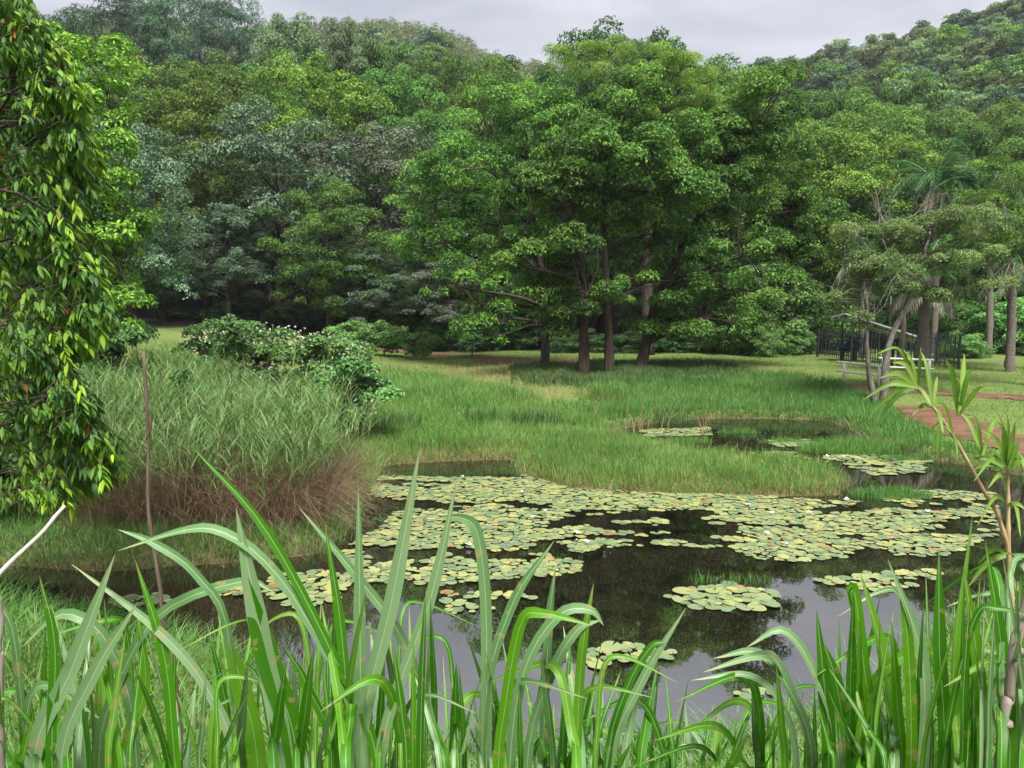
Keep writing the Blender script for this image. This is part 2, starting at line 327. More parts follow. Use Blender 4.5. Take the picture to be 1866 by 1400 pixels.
def Gt(px, py):                          # where the line of sight meets the ground
    r = ray(px, py); t = np.concatenate([np.arange(2, 80, .05), np.arange(80, 400, .5)])
    P = np.array([0, 0, CAM_Z])+t[:, None]*r/r[1]; k = np.argmax(P[:, 2] < np.maximum(H(P[:, 0], P[:, 1]), 0)); return P[k]
def drop(p): return np.array([p[0], p[1], float(H(p[0], p[1]))])
nx, ny = len(GX), len(GY)
I = (np.arange(ny-1)[:, None]*nx+np.arange(nx-1)[None]).ravel()
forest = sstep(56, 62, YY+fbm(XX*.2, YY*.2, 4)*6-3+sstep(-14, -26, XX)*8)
mud = np.clip(1-DD/.3, 0, 1)*(DD > -5)
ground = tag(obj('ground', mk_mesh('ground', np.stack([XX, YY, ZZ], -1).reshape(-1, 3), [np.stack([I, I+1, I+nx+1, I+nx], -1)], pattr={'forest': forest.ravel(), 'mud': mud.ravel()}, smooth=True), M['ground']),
             'grassy ground of the park with the bank, lawn and wooded hills', 'ground', kind='structure')
pond = tag(obj('pond', mk_mesh('pond', np.array([[-40, 5.5, 0], [34, 5.5, 0], [34, 33, 0], [-40, 33, 0]], float), [[[0, 1, 2, 3]]]), M['water']), 'still dark pond reflecting trees and grey sky', 'pond', kind='structure')

def sheet(name, pxpoly, label, jag=.25, lift=.03, step=.22, worldpoly=None):     # a worn patch of bare earth lying on the ground
    P = np.array([Gt(*p)[:2] for p in pxpoly]) if worldpoly is None else worldpoly
    x = np.arange(P[:, 0].min()-.5, P[:, 0].max()+.5, step); y = np.arange(P[:, 1].min()-.5, P[:, 1].max()+.5, step)
    X, Y = np.meshgrid(x, y); d = sdist(np.stack([X, Y], -1), P)+(fbm(X*1.3, Y*1.3, 8)-.5)*2*jag
    ok = d < 0; Z = H(X, Y)+lift*np.clip(-d/.3, -.6, 1)+.012
    n = len(x); q = (ok[:-1, :-1] & ok[1:, :-1] & ok[:-1, 1:] & ok[1:, 1:]); j, i = np.nonzero(q); a = j*n+i
    return tag(obj(name, mk_mesh(name, np.stack([X, Y, Z], -1).reshape(-1, 3), [np.stack([a, a+1, a+n+1, a+n], -1)], smooth=True), M['dirt']), label, 'path', kind='structure'), P
DIRT = []
for nm, lab, poly, jag in [
    ('dirt_clearing', 'bare red earth clearing beside the pond at the right', [(1625, 742), (1700, 736), (1760, 752), (1800, 772), (1866, 792), (1960, 800), (1960, 850), (1866, 838), (1780, 815), (1700, 790), (1640, 770)], .3),
    ('dirt_path', 'narrow red earth path crossing the lawn at the right', [(1540, 700), (1620, 706), (1740, 716), (1866, 720), (2000, 722), (2000, 733), (1866, 732), (1740, 724), (1620, 716), (1540, 711)], .2),
    ('dirt_track', 'faint red earth track running past the tree trunks', [(640, 628), (760, 640), (900, 650), (1080, 657), (1080, 664), (900, 657), (760, 646), (640, 633)], .45),
    ('dirt_patch', 'small worn red earth patch left of the tree trunks', [(860, 655), (960, 656), (1060, 660), (1060, 668), (960, 666), (860, 662)], .35)]:
    DIRT.append(sheet(nm, poly, lab, jag)[1])

# ------------------------------------------------------------------ grass
def blades(P, h, wd, rng, lean=.35, segs=2, curl=.4, tint=None, dirv=None):
    # P (n,3) roots; returns V, Fs, face tint, point height
    n = len(P); h = np.broadcast_to(h, (n,)); wd = np.broadcast_to(wd, (n,))
    a = rng.uniform(0, 2*np.pi, n); ln = np.abs(rng.normal(0, lean, n))
    dv = np.stack([np.cos(a)*ln, np.sin(a)*ln, np.ones(n)], -1) if dirv is None else dirv
    b = rng.uniform(0, 2*np.pi, n); side = unit(np.stack([np.cos(b), np.sin(b)*.5, np.zeros(n)], -1)); dv = unit(dv)
    hz = np.stack([dv[:, 0], dv[:, 1], np.zeros(n)], -1)
    rows = []
    for k in range(segs+1):
        s = k/segs
        c = P+dv*(h*s)[:, None]+(hz*curl*1.2-np.array([0, 0, curl*.35]))*(h*s*s)[:, None]
        if k < segs:
            ww = wd*(1-.55*s)*.5; rows.append(np.stack([c-side*ww[:, None], c+side*ww[:, None]], 1))
        else: rows.append(c[:, None])
    V = np.concatenate(rows, 1); m = V.shape[1]; o = np.arange(n)[:, None]*m
    Q = np.concatenate([(o+np.array([[2*k, 2*k+1, 2*k+3, 2*k+2]])) for k in range(segs-1)]) if segs > 1 else np.zeros((0, 4), int)
    T = o+np.array([[2*segs-2, 2*segs-1, 2*segs]])
    tint = rng.uniform(0, 1, n) if tint is None else tint
    al = np.concatenate([np.repeat(k/segs, 2) for k in range(segs)]+[[1.]])
    return V.reshape(-1, 3), [Q, T], np.concatenate([np.tile(tint, segs-1), tint]), np.tile(al, n)
def stuff_blades(name, mat, label, sets, parent=None, cat='grass'):
    Vs, Q, T, ft, pa, off, ftT = [], [], [], [], [], 0, []
    for V, Fs, f, a in sets:
        n3 = len(Fs[1]); Vs.append(V); Q.append(Fs[0]+off); T.append(Fs[1]+off); ft.append(f[:len(Fs[0])]); ftT.append(f[len(Fs[0]):]); pa.append(a); off += len(V)
    me = mk_mesh(name, np.concatenate(Vs), [np.concatenate(Q), np.concatenate(T)], {'tint': np.concatenate(ft+ftT)}, {'along': np.concatenate(pa)})
    o = obj(name, me, mat, parent); 
    return tag(o, label, None if parent else cat, kind='stuff')
def scatter(poly, dens, rng, dmin=.0, clump=0, cs=.9, seed=1, dirt=True, soft=2.):
    lo, hi = poly.min(0), poly.max(0); n = int((hi-lo).prod()*dens); P = rng.uniform(lo, hi, (n, 2)); Wp = P+1.5*soft*np.column_stack([fbm(P[:, 0]*.8, P[:, 1]*.8, 21)-.5, fbm(P[:, 0]*.8, P[:, 1]*.8, 22)-.5])+rng.normal(0, .3*soft, P.shape); P = P[inside(Wp, poly)]
    if clump: P = P[fbm(P[:, 0]*cs, P[:, 1]*cs, seed) > clump*rng.uniform(.6, 1.2, len(P))]
    d = np.array(sdist(P, WATER)) if len(P) else np.zeros(0); P = P[d > dmin]
    if dirt:
        for D in DIRT: P = P[sdist(P, D) > rng.uniform(-.35, .1, len(P))]
    return np.column_stack([P, H(P[:, 0], P[:, 1])-.02])
def wp(px, z=.2): return np.array([G(x, y, z)[:2] for x, y in px])
def gp(px): return np.array([Gt(x, y)[:2] for x, y in px])
rg = np.random.default_rng(11)
def tuft_tint(P, rng, s=.7, seed=3): return np.clip(.65*fbm(P[:, 0]*s, P[:, 1]*s, seed)*1.5-.2+.45*rng.uniform(0, 1, len(P)), 0, 1)
def field(name, mat, label, poly, dens, h, wd, lean=.3, clump=0, dmin=.0, segs=2, curl=.35, hs=.8, **k):
    P = scatter(poly, dens, rg, dmin, clump); hh = h*(.45+.95*fbm(P[:, 0]*hs, P[:, 1]*hs, 6))*rg.uniform(.55, 1.15, len(P))
    return stuff_blades(name, mat, label, [blades(P, hh, wd, rg, lean, segs, curl, tuft_tint(P, rg))])
field('island_grass', M['g_island'], 'yellow green grass island with rusty edges in the pond', wp([(920, 760), (1130, 800), (1300, 832), (1490, 856), (1560, 878), (1540, 912), (1300, 912), (1030, 900), (930, 868), (925, 838), (930, 800)]), 620, .44, .017, .25)
field('shore_grass', M['g_island'], 'yellow green grass strip on the shore behind the lily cove', wp([(560, 800), (700, 770), (930, 775), (940, 845), (700, 858), (640, 900), (560, 900)]), 420, .5, .018, .28)
field('lush_grass', M['g_lush'], 'tall deep green grass on the far bank before the trees', gp([(1130, 700), (1300, 685), (1480, 690), (1600, 730), (1650, 780), (1700, 815), (1720, 845), (1600, 830), (1540, 775), (1290, 756), (1130, 776), (1060, 760)]), 300, .5, .022, .3)
field('meadow_grass', M['g_bright'], 'bright green meadow grass left of the tree trunks', gp([(600, 700), (720, 680), (850, 700), (960, 740), (1080, 740), (1140, 780), (940, 800), (640, 820), (560, 780)]), 230, .55, .022, .35)
field('lawn_grass', M['g_lawn'], 'short yellowish lawn grass around the tree trunks', gp([(200, 622), (330, 622), (640, 626), (830, 636), (1250, 645), (1480, 650), (1700, 660), (1866, 670), (2100, 690), (2100, 800), (1866, 790), (1640, 735), (1480, 715), (1150, 700), (1000, 740), (720, 720), (560, 760), (200, 760)]), 75, .16, .02, .5, clump=.25)
field('path_side_grass', M['g_lush'], 'green grass strip between pond and red clearing', gp([(1590, 800), (1640, 775), (1720, 805), (1800, 830), (1960, 860), (2000, 900), (1866, 872), (1700, 842), (1600, 822)]), 380, .32, .016, .3)
field('under_tree_growth', M['g_rush'], 'dark rank growth around the foot of the tree trunks', gp([(930, 668), (1000, 662), (1180, 664), (1320, 664), (1360, 680), (1320, 705), (1180, 712), (1080, 705), (960, 700)]), 260, .5, .03, .45, clump=.3)
field('bank_grass', M['g_bank'], 'fine seeding grass on the near bank below the broad blades', np.array([(-11, 2.0), (13, 2.0), (14, 11.5), (8, 11.2), (6, 9.6), (4.6, 8.6), (3, 8.2), (0, 7.6), (-2.5, 8.4), (-4, 10.6), (-9, 11.6), (-14, 11.8)]), 210, .58, .013, .5, segs=3, curl=.7)
field('left_bank_grass', M['g_lush'], 'green grass at the water edge below the reed mound', wp([(-200, 940), (240, 930), (420, 950), (640, 930), (690, 880), (640, 1010), (430, 1032), (200, 1050), (-200, 1045)]), 520, .42, .014, .4, clump=.25)
field('left_bank_dead_grass', M['g_brown'], 'dry brown grass hanging over the water below the reed mound', wp([(0, 950), (240, 940), (420, 950), (600, 960), (600, 1016), (430, 1034), (200, 1050), (0, 1042)]), 320, .42, .011, .6, clump=.36, curl=.9)
field('dry_meadow_grass', M['g_straw'], 'scattered straw coloured dry stems in the meadow and island grass', wp([(620, 700), (900, 690), (1130, 700), (1480, 700), (1560, 870), (1540, 908), (1030, 896), (930, 868), (700, 850), (600, 850)]), 26, .55, .012, .4, clump=.4)
def shoreline():
    A = WATER; B = np.roll(WATER, -1, 0); P = []
    for a, b in zip(A, B):
        l = np.hypot(*(b-a)); n = int(min(l, 40)*95)
        if n: t = rg.uniform(0, 1, n); P.append(a+(b-a)*t[:, None])
    P = np.concatenate(P); P = P+rg.normal(0, .16, P.shape); P = P[(fbm(P[:, 0]*1.6, P[:, 1]*1.6, 41) > .26) & (np.abs(P[:, 0]) < 17)]
    P = np.column_stack([P, np.maximum(H(P[:, 0], P[:, 1]), -.12)-.02]); n = len(P); g = rg.uniform(0, 1, n) < .72
    for q, nm, mt, lab in ((P[g], 'shoreline_grass', 'g_lush', 'ragged green grass hanging over the edge of the pond'), (P[~g], 'shoreline_dead_grass', 'g_brown', 'rusty dead grass along the edge of the pond')):
        stuff_blades(nm, M[mt], lab, [blades(q, rg.uniform(.15, .5, len(q)), .014, rg, .55, 2, .7, tuft_tint(q, rg))])
shoreline()
# tufts rising straight from the water
def tuft_thing(name, px, py, rx, ry, n, h, mat, label, z=0., wd=.012, lean=.3):
    c = G(px, py, z); a = rg.uniform(0, 2*np.pi, n); r = np.sqrt(rg.uniform(0, 1, n)); P = np.column_stack([r*np.cos(a)*rx, r*np.sin(a)*ry, np.full(n, -.08)])
    hh = h*rg.uniform(.5, 1.15, n)*(1.15-.5*r)+.08
    o = thing(name, c, label, 'grass tuft'); stuff_blades('blades', M[mat], None, [blades(P, hh, wd, rg, lean, 2, .45)], o); return o
tuft_thing('grass_islet', 1545, 822, 1.55, .75, 2600, .6, 'g_bright', 'round bright green grass islet beside the far lily pads', wd=.017)
tuft_thing('grass_islet', 1625, 905, .95, .4, 1500, .38, 'g_lush', 'small low green grass islet at the back edge of the lily raft')
tuft_thing('grass_islet', 1322, 1062, .75, .16, 160, .3, 'g_bank', 'thin grass tuft standing in the water behind the round lily patch', wd=.009, lean=.35)
tuft_thing('grass_islet', 1645, 838, .9, .3, 900, .3, 'g_lush', 'grass tuft at the right shore behind the yellow lily pads')
tuft_thing('grass_islet', 1345, 790, .8, .2, 420, .32, 'g_lush', 'narrow grass tuft in the middle of the back channel')
tuft_thing('grass_islet', 1250, 806, .9, .25, 600, .38, 'g_bright', 'grass tuft at the left of the back channel beside the bulrushes')
tuft_thing('grass_islet', 1430, 806, .7, .25, 420, .3, 'g_bright', 'low grass tuft in the back channel behind the island')
# rush clumps on the shore
for px, py, rx, n, h, mat, lab in [(975, 782, 1.0, 420, .95, 'g_rush', 'dark upright rush clump left of the dry bulrushes'), (880, 775, .7, 260, .85, 'g_rush', 'dark rush clump on the meadow edge left of the other rushes'),
                              (700, 790, 1.3, 420, 1.0, 'g_rush', 'dark rush stand under the flowering shrub'), (1105, 728, .8, 520, 1.0, 'g_island', 'pale yellow grass tussock before the tall trunks'),
                              (1230, 772, .8, 300, .8, 'g_rush', 'upright rush clump at the head of the back channel'), (675, 640, .5, 260, .7, 'g_rush', 'small round rush tussock on the lawn left of the track')]:
    p = Gt(px, py); a = rg.uniform(0, 6.28, n); r = np.sqrt(rg.uniform(0, 1, n)); P = np.column_stack([r*np.cos(a)*rx, r*np.sin(a)*rx*.6, np.zeros(n)]); P[:, 2] = H(p[0]+P[:, 0], p[1]+P[:, 1])-p[2]-.03
    o = thing('rush_clump', p, lab, 'rushes'); stuff_blades('blades', M[mat], None, [blades(P, h*rg.uniform(.5, 1.1, n), .02, rg, .22, 3, .4)], o)

# ------------------------------------------------------------------ reed mound
rr = np.random.default_rng(5)
MOUND = wp([(120, 960), (250, 965), (430, 960), (600, 940), (640, 900), (610, 850), (560, 800), (420, 770), (230, 790), (120, 860)], .4)
rp = scatter(MOUND, 56, rr, .4, clump=.5, cs=1.7, dirt=False, soft=1.); n = len(rp)
hh = (.62+2.45*fbm(rp[:, 0]*1.1, rp[:, 1]*1.1, 2)+.25*(rp[:, 1]-14)*.1)*rr.uniform(.72, 1.2, n)
lean = np.stack([rr.normal(.05, .16, n), rr.normal(-.04, .14, n), np.ones(n)], -1)
hh = hh*(1-.3*sstep(17.5, 21, rp[:, 1])*sstep(-4, -7, rp[:, 0]))
stem = blades(rp, hh, .016, rr, .1, 3, .1, dirv=lean)
k = 11; idx = np.repeat(np.arange(n), k); s = np.tile(np.linspace(0, 1.0, k), n); st_ = np.repeat(rr.uniform(.38, .85, n), k); s = st_+(1-st_)*s+rr.uniform(-.04, .04, n*k); s = np.clip(s, .3, 1)
hz = unit(lean)[idx]; base = rp[idx]+hz*(hh[idx]*s)[:, None]
a = rr.uniform(0, 6.28, n*k); dv = np.stack([np.cos(a)*.42, np.sin(a)*.42, rr.uniform(.7, 1.8, n*k)], -1)
lf = blades(base, rr.uniform(.25, .7, n*k), .017, rr, .3, 3, .85, dirv=dv, tint=np.clip(.35*rr.uniform(0, 1, n)[idx]+.65*rr.uniform(0, 1, n*k), 0, 1))
lf = (lf[0], lf[1], lf[2], lf[3]*.6+.4)
mound = thing('reed_mound', drop((*MOUND.mean(0), 0)), 'dense mound of tall reeds with green tops and brown dead base', 'reeds')
def to_local(bl, o): return (bl[0]-np.array(o.location), *bl[1:])
stuff_blades('reed_canes', M['g_cane'], None, [to_local(stem, mound), to_local(lf, mound)], mound)
P = scatter(MOUND, 230, rr, .25, dirt=False, soft=1.); n = len(P); front = np.exp(-np.maximum(P[:, 1]-14.6, 0)/2.6); P = P[rr.uniform(0, 1, n) < .25+.75*front]; n = len(P)
dead = blades(P, rr.uniform(.8, 2.7, n)*(.6+.9*fbm(P[:, 0], P[:, 1], 31)), .013, rr, .42, 3, 1.0, dirv=np.stack([rr.normal(.06, .2, n), rr.normal(-.2, .2, n), np.ones(n)], -1))
# thatch that has fallen over towards the water
E = wp([(250, 960), (420, 965), (560, 950), (660, 900), (640, 850), (560, 930), (430, 945), (250, 950)], .3)
P2 = scatter(E, 420, rr, .1, dirt=False); n2 = len(P2); P2[:, 2] += rr.uniform(.1, .8, n2)
dead2 = blades(P2, rr.uniform(.4, 1.0, n2), .010, rr, .42, 3, 1.1, dirv=np.stack([rr.normal(.5, .5, n2), rr.normal(-.5, .35, n2), rr.normal(.15, .3, n2)], -1))
stuff_blades('dead_thatch', M['g_brown'], 'matted brown dead reed stems', [to_local(dead, mound), to_local(dead2, mound)], mound)

# ------------------------------------------------------------------ foliage
def leaves(pos, axis_, nrm, ln, wd, fold=.25):
    axis_ = unit(axis_); side = unit(np.cross(nrm, axis_)); up = np.cross(axis_, side); n = len(pos)
    ln = np.broadcast_to(ln, (n,))[:, None]; wd = np.broadcast_to(wd, (n,))[:, None]
    V = np.stack([pos, pos+axis_*ln*.5+side*wd*.5+up*wd*fold, pos+axis_*ln-up*ln*.1, pos+axis_*ln*.5-side*wd*.5+up*wd*fold], 1).reshape(-1, 3)
    o = np.arange(n)[:, None]*4
    return V, [np.concatenate([o+np.array([[0, 1, 2]]), o+np.array([[0, 2, 3]])])]
def rdir(rng, n): return unit(rng.normal(0, 1, (n, 3)))
def crown(rng, lobes, n, ln, wd, rc=.6, flat=.75, droop=.25, low=.45, inner=.12):
    lobes = np.asarray(lobes, float); r = lobes[:, 3]; per = np.maximum((4*(r/rc)**2*.62).astype(int), 4)
    ci = np.repeat(np.arange(len(lobes)), per); d = rdir(rng, len(ci)); keep = (d[:, 2] > -.25) | (rng.uniform(0, 1, len(ci)) < low); ci, d = ci[keep], d[keep]
    rad = rng.uniform(.70, 1.12, len(ci)); rad[rng.uniform(0, 1, len(ci)) < inner] *= .6
    C = lobes[ci, :3]+d*np.array([1, 1, flat])*(r[ci]*rad)[:, None]; m = len(C)
    rcl = rc*rng.uniform(.55, 1.45, m); cw = rcl**2; k = rng.choice(m, n, p=cw/cw.sum())
    e = rdir(rng, n); e[:, 2] = np.where(e[:, 2] < -.3, -e[:, 2], e[:, 2])
    pos = C[k]+e*np.array([1, 1, .7])*(rcl[k]*rng.uniform(.35, 1, n)**.45)[:, None]
    nr = unit(e*.9+d[k]*.35+np.array([0, 0, .35])+rng.normal(0, .38, (n, 3))); ax = rng.normal(0, 1, (n, 3)); ax = unit(unit(ax-(ax*nr).sum(1)[:, None]*nr)+e*.35-np.array([0, 0, droop]))
    s = rng.uniform(.65, 1.3, n); V, Fs = leaves(pos, ax, nr, ln*s, wd*s)
    tint = np.clip((.42*rng.uniform(0, 1, m)[k]+.58*rng.uniform(0, 1, n)-.5)*1.5+.47, 0, 1)
    return V, Fs, np.tile(tint, 2), C
def limb(a, b, r0, r1, rng, n=7, bow=.12, sides=6):
    a, b = np.array(a, float), np.array(b, float); l = np.linalg.norm(b-a); t = np.linspace(0, 1, n)[:, None]
    P = a+(b-a)*t; P = P+np.sin(t*np.pi)*rng.normal(0, bow*l*.5, 3)+np.sin(t*np.pi*2)*rng.normal(0, bow*l*.22, 3)
    P[:, 2] += (np.sin(t*np.pi)*.06*l)[:, 0]
    return tube(P, np.linspace(r0, r1, n), sides, False)
def flared(path, r, rng, flare=1.35, sides=10):
    V, Fs = tube(path, r, sides, True); k = len(path); ring = V.reshape(k, sides, 3); c = np.asarray(path)[:, None]
    f = 1+rng.normal(0, .07, (k, sides, 1)); h = np.arange(k)/(k-1); f = f*(1+(flare-1)*np.exp(-h*9)[:, None, None]*(1+.35*np.sin(np.arange(sides)*2.1)[None, :, None]))
    return (c+(ring-c)*f).reshape(-1, 3), Fs
def build_tree(name, base, lobes, n, label, mat, bark, cat='tree', trunk_r=.25, ln=.2, wd=.1, rc=.6, seed=0, group=None, trunk_path=None, flat=.75, droop=.25, low=.45, twigs=True, branch_r=.35, sides=6):
    rng = np.random.default_rng(seed); base = np.array(base, float); lb = np.array(lobes, float); lb[:, :3] -= base
    V, Fs, tint, C = crown(rng, lb, n, ln, wd, rc, flat, droop, low)
    o = thing(name, base, label, cat, group)
    if trunk_path is None:
        top = lb[:, :3].mean(0)*np.array([.6, .6, 1]); top[2] = np.percentile(lb[:, 2], 65)
        trunk_path = spline([(0, 0, -.3), (top[0]*.1+rng.normal(0, .08), top[1]*.1, top[2]*.3), (top[0]*.45, top[1]*.45, top[2]*.65), tuple(top)], 14)
    else: trunk_path = spline(np.array(trunk_path)-base, 16)
    K = len(trunk_path); tr = np.linspace(trunk_r, trunk_r*.3, K)
    parts = [flared(trunk_path, tr, rng)]; br = []
    for q in lb:
        want = q[2]-max(q[3]*.9, .25*np.linalg.norm(q[:2]))
        j = int(np.clip(np.searchsorted(trunk_path[:, 2], want), K*.25, K-2)); r0 = max(tr[j]*.65, .03)*min(1, q[3]/1.5)
        br.append(limb(trunk_path[j], q[:3], r0, r0*branch_r, rng, 8, .14, sides))
        if twigs:
            near = C[np.argsort(np.linalg.norm(C-q[:3], axis=1))[:60]]
            for c in near[rng.permutation(len(near))[:5]]: br.append(limb(q[:3], c, r0*.4, .012, rng, 5, .16, 4))
    V2, F2 = join(parts); obj('trunk', mk_mesh('trunk', V2, F2, smooth=True), M[bark], o)
    V3, F3 = join(br); tag(obj('branches', mk_mesh('branches', V3, F3, smooth=True), M[bark], o), kind='stuff')
    tag(obj('crown', mk_mesh('crown', V, Fs, {'tint': tint}), M[mat], o), kind='stuff'); return o
def lob(lst, d, jitter=1.2, seed=0):     # lobes given where they appear, each at its own distance
    rng = np.random.default_rng(seed); o = []
    for q in lst:
        dd = d+(q[3] if len(q) > 3 else rng.uniform(-jitter, jitter)); p = at(q[0], q[1], dd); o.append((*p, q[2]*dd/FPX))
    return o
# the four trees whose trunks stand on the lawn
tA = Gt(993, 668); tB = Gt(1063, 686); tC = Gt(1110, 684); tD = Gt(1166, 678)
build_tree('broadleaf_tree', tA, lob([(800, 430, 78), (765, 375, 50), (850, 310, 85), (885, 230, 75), (960, 215, 85), (1015, 265, 80), (880, 410, 80), (960, 320, 85), (800, 330, 50), (830, 520, 55), (900, 530, 62), (985, 560, 55), (915, 590, 40), (960, 440, 70), (850, 600, 30), (770, 450, 40), (1060, 230, 60)], tA[1], 2.2, 1), 62000,
           'broad spreading tree on the left of the group, its dark trunk farthest left', 'leaf_centre', 'bark', trunk_r=.27, ln=.175, wd=.09, seed=21, rc=.66,
           trunk_path=[tA-np.array([0, 0, .3]), at(993, 600, tA[1]), at(985, 480, tA[1]), at(965, 340, tA[1]+.4), at(950, 240, tA[1])])
build_tree('broadleaf_tree', tB, lob([(1070, 300, 75), (1040, 390, 62), (1000, 500, 55), (1070, 540, 52), (1010, 590, 40), (1100, 390, 60), (1040, 460, 60), (960, 350, 50, -2.5), (1000, 340, 60, -2), (930, 470, 55, -2)], tB[1], 1.5, 2), 32000,
           'tree of the group with a dark limb arching over to the left', 'leaf_centre', 'bark', trunk_r=.26, ln=.175, wd=.09, seed=22, rc=.66,
           trunk_path=[tB-np.array([0, 0, .3]), at(1064, 610, tB[1]), at(1062, 480, tB[1]-.4), at(1048, 410, tB[1]-1.2), at(1000, 345, tB[1]-1.8), at(940, 350, tB[1]-2.4)])
build_tree('broadleaf_tree', tC, lob([(1130, 260, 75), (1185, 330, 72), (1190, 430, 72), (1150, 520, 55), (1230, 260, 75), (1120, 190, 60), (1100, 330, 55), (1260, 350, 60), (1220, 510, 60), (1160, 180, 55)], tC[1], 1.6, 3), 36000,
           'tall tree of the group with the straightest trunk, third from left', 'leaf_centre', 'bark', trunk_r=.25, ln=.175, wd=.09, seed=23, rc=.66,
           trunk_path=[tC-np.array([0, 0, .3]), at(1109, 600, tC[1]), at(1104, 480, tC[1]), at(1104, 330, tC[1]), at(1130, 220, tC[1])])
build_tree('broadleaf_tree', tD, lob([(1250, 420, 85), (1330, 345, 82), (1395, 300, 72), (1420, 170, 52), (1390, 215, 60), (1355, 260, 60), (1440, 385, 62), (1350, 470, 82), (1280, 560, 72), (1205, 590, 50), (1445, 470, 58), (1335, 590, 52), (1250, 610, 42), (1400, 540, 45), (1470, 420, 40), (1310, 250, 60), (1400, 400, 70), (1430, 130, 30)], tD[1], 2.0, 4), 62000,
           'wide tree on the right of the group with a short leaning trunk', 'leaf_centre', 'bark', trunk_r=.34, ln=.175, wd=.09, seed=24, rc=.66,
           trunk_path=[tD-np.array([0, 0, .3]), at(1176, 630, tD[1]), at(1200, 540, tD[1]), at(1260, 420, tD[1]), at(1330, 300, tD[1])])
tE = drop(at(1180, 640, 54))
build_tree('feathery_tree', tE, lob([(1050, 105, 48), (1110, 95, 45), (1180, 115, 55), (1240, 130, 55), (1130, 160, 50), (1215, 175, 60), (1290, 150, 42), (1150, 215, 45), (1080, 135, 35), (1280, 195, 45)], 54, 2, 5), 42000,
           'feathery yellow green flat topped tree rising above the group', 'leaf_feather', 'bark', trunk_r=.4, ln=.15, wd=.05, seed=25, rc=.6, flat=.4)

# prototypes for the wood
PROTO = {}
def proto_lobes(rng, h, sp, n, low): 
    o = [(0, 0, h-1.9, 1.9)]
    for i in range(n):
        z = h*(low+(.9-low)*((i+.5)/n)); t = (z/h-low)/(1-low); rad = sp*math.sin(math.pi*(.18+.72*t))**.8; a = i*2.4+rng.uniform(-.5, .5); rr_ = rad*rng.uniform(.5, .8)
        o.append((rr_*math.cos(a), rr_*math.sin(a), z, rng.uniform(.33, .5)*sp))
    return o
def make_proto(key, h, sp, nl, low, n, ln, wd, rc, seed, tr=.28, flat=.75, bark='bark', twigs=False, droop=.25):
    rng = np.random.default_rng(seed); o = build_tree('tree', (0, 0, 0), proto_lobes(rng, h, sp, nl, low), n, 'x', 'leaf_mid', bark, trunk_r=tr, ln=ln, wd=wd, rc=rc, seed=seed, flat=flat, twigs=twigs, droop=droop)
    PROTO[key] = (o, h, [c for c in o.children])
make_proto('a', 14, 4.6, 15, .22, 30000, .2, .105, .75, 31); make_proto('b', 14, 5.0, 17, .18, 32000, .2, .105, .72, 32)
make_proto('c', 13, 4.2, 13, .25, 27000, .2, .105, .78, 33); make_proto('d', 15, 4.4, 14, .3, 27000, .2, .10, .7, 34)
make_proto('euc', 22, 4.4, 15, .42, 20000, .26, .07, .7, 35, tr=.3, flat=.7, bark='bark_grey', twigs=True, droop=.6)
make_proto('bush', 4.2, 2.6, 12, .12, 12000, .17, .10, .42, 36, tr=.07)
make_proto('bush2', 3.6, 2.8, 12, .10, 12000, .19, .11, .45, 37, tr=.07)
make_proto('h1', 8, 3.3, 9, .2, 4200, .36, .22, .75, 38); make_proto('h2', 7.5, 3.6, 9, .25, 4200, .36, .22, .75, 39, flat=.55); make_proto('h3', 9, 3.0, 9, .22, 4200, .34, .2, .75, 40)
used = set()
def place(key, name, loc, rz, sxy, sz, mat, label, cat='tree', group=None):
    root, h, kids = PROTO[key]
    if key in used:
        o = root.copy(); COL.objects.link(o); ks = []
        for c in kids: d = c.copy(); COL.objects.link(d); d.parent = o; ks.append(d)
    else: used.add(key); o, ks = root, kids
    o.name = name; o.location = loc; o.rotation_euler = (0, 0, rz); o.scale = (sxy, sxy, sz); tag(o, label, cat, group)
    for d in ks:
        if d.name.split('.')[0] == 'crown': d.material_slots[0].link = 'OBJECT'; d.material_slots[0].material = M[mat]
    return o
ORD = ['first', 'second', 'third', 'fourth', 'fifth', 'sixth', 'seventh', 'eighth', 'ninth', 'tenth', 'eleventh', 'twelfth', 'thirteenth', 'fourteenth', 'fifteenth', 'sixteenth', 'seventeenth', 'eighteenth', 'nineteenth', 'twentieth']
CW = {'grey': 'grey green', 'dark': 'dark green', 'mid': 'mid green', 'bright': 'bright green', 'brown': 'brownish grey', 'olive': 'olive green', 'pale': 'pale loose leaved', 'euc': 'tall blue green', 'shrub': 'light green', 'hill': 'green'}
fr = random.Random(3)
def row(lst, where, group, name='forest_tree', cat='tree', protos='abcd'):
    for i, q in enumerate(sorted(lst)):
        px, top, d, kind = q[:4]; key = q[4] if len(q) > 4 else fr.choice(protos); wide = q[5] if len(q) > 5 else 1.
        b = drop(at(px, 600, d)); h = at(px, top, d)[2]-b[2]; s = h/PROTO[key][1]; sxy = float(np.clip(s, .75, 1.35))*wide
        place(key, name, b-np.array([0, 0, .15]), fr.uniform(0, 6.28), sxy, s, 'leaf_'+kind, f'{CW[kind]} {cat} {where}, {ORD[i]} from the left', cat, group)
row([(232, 205, 49, 'grey'), (300, 380, 60, 'dark'), (420, 365, 57, 'grey'), (510, 190, 62, 'grey', 'b', 1.1), (600, 320, 56, 'mid'), (690, 222, 65, 'brown'), (668, 440, 57, 'grey'), (760, 430, 60, 'dark'), (820, 470, 58, 'brown')], 'in the front of the left wood', 'trees in front of the left wood')
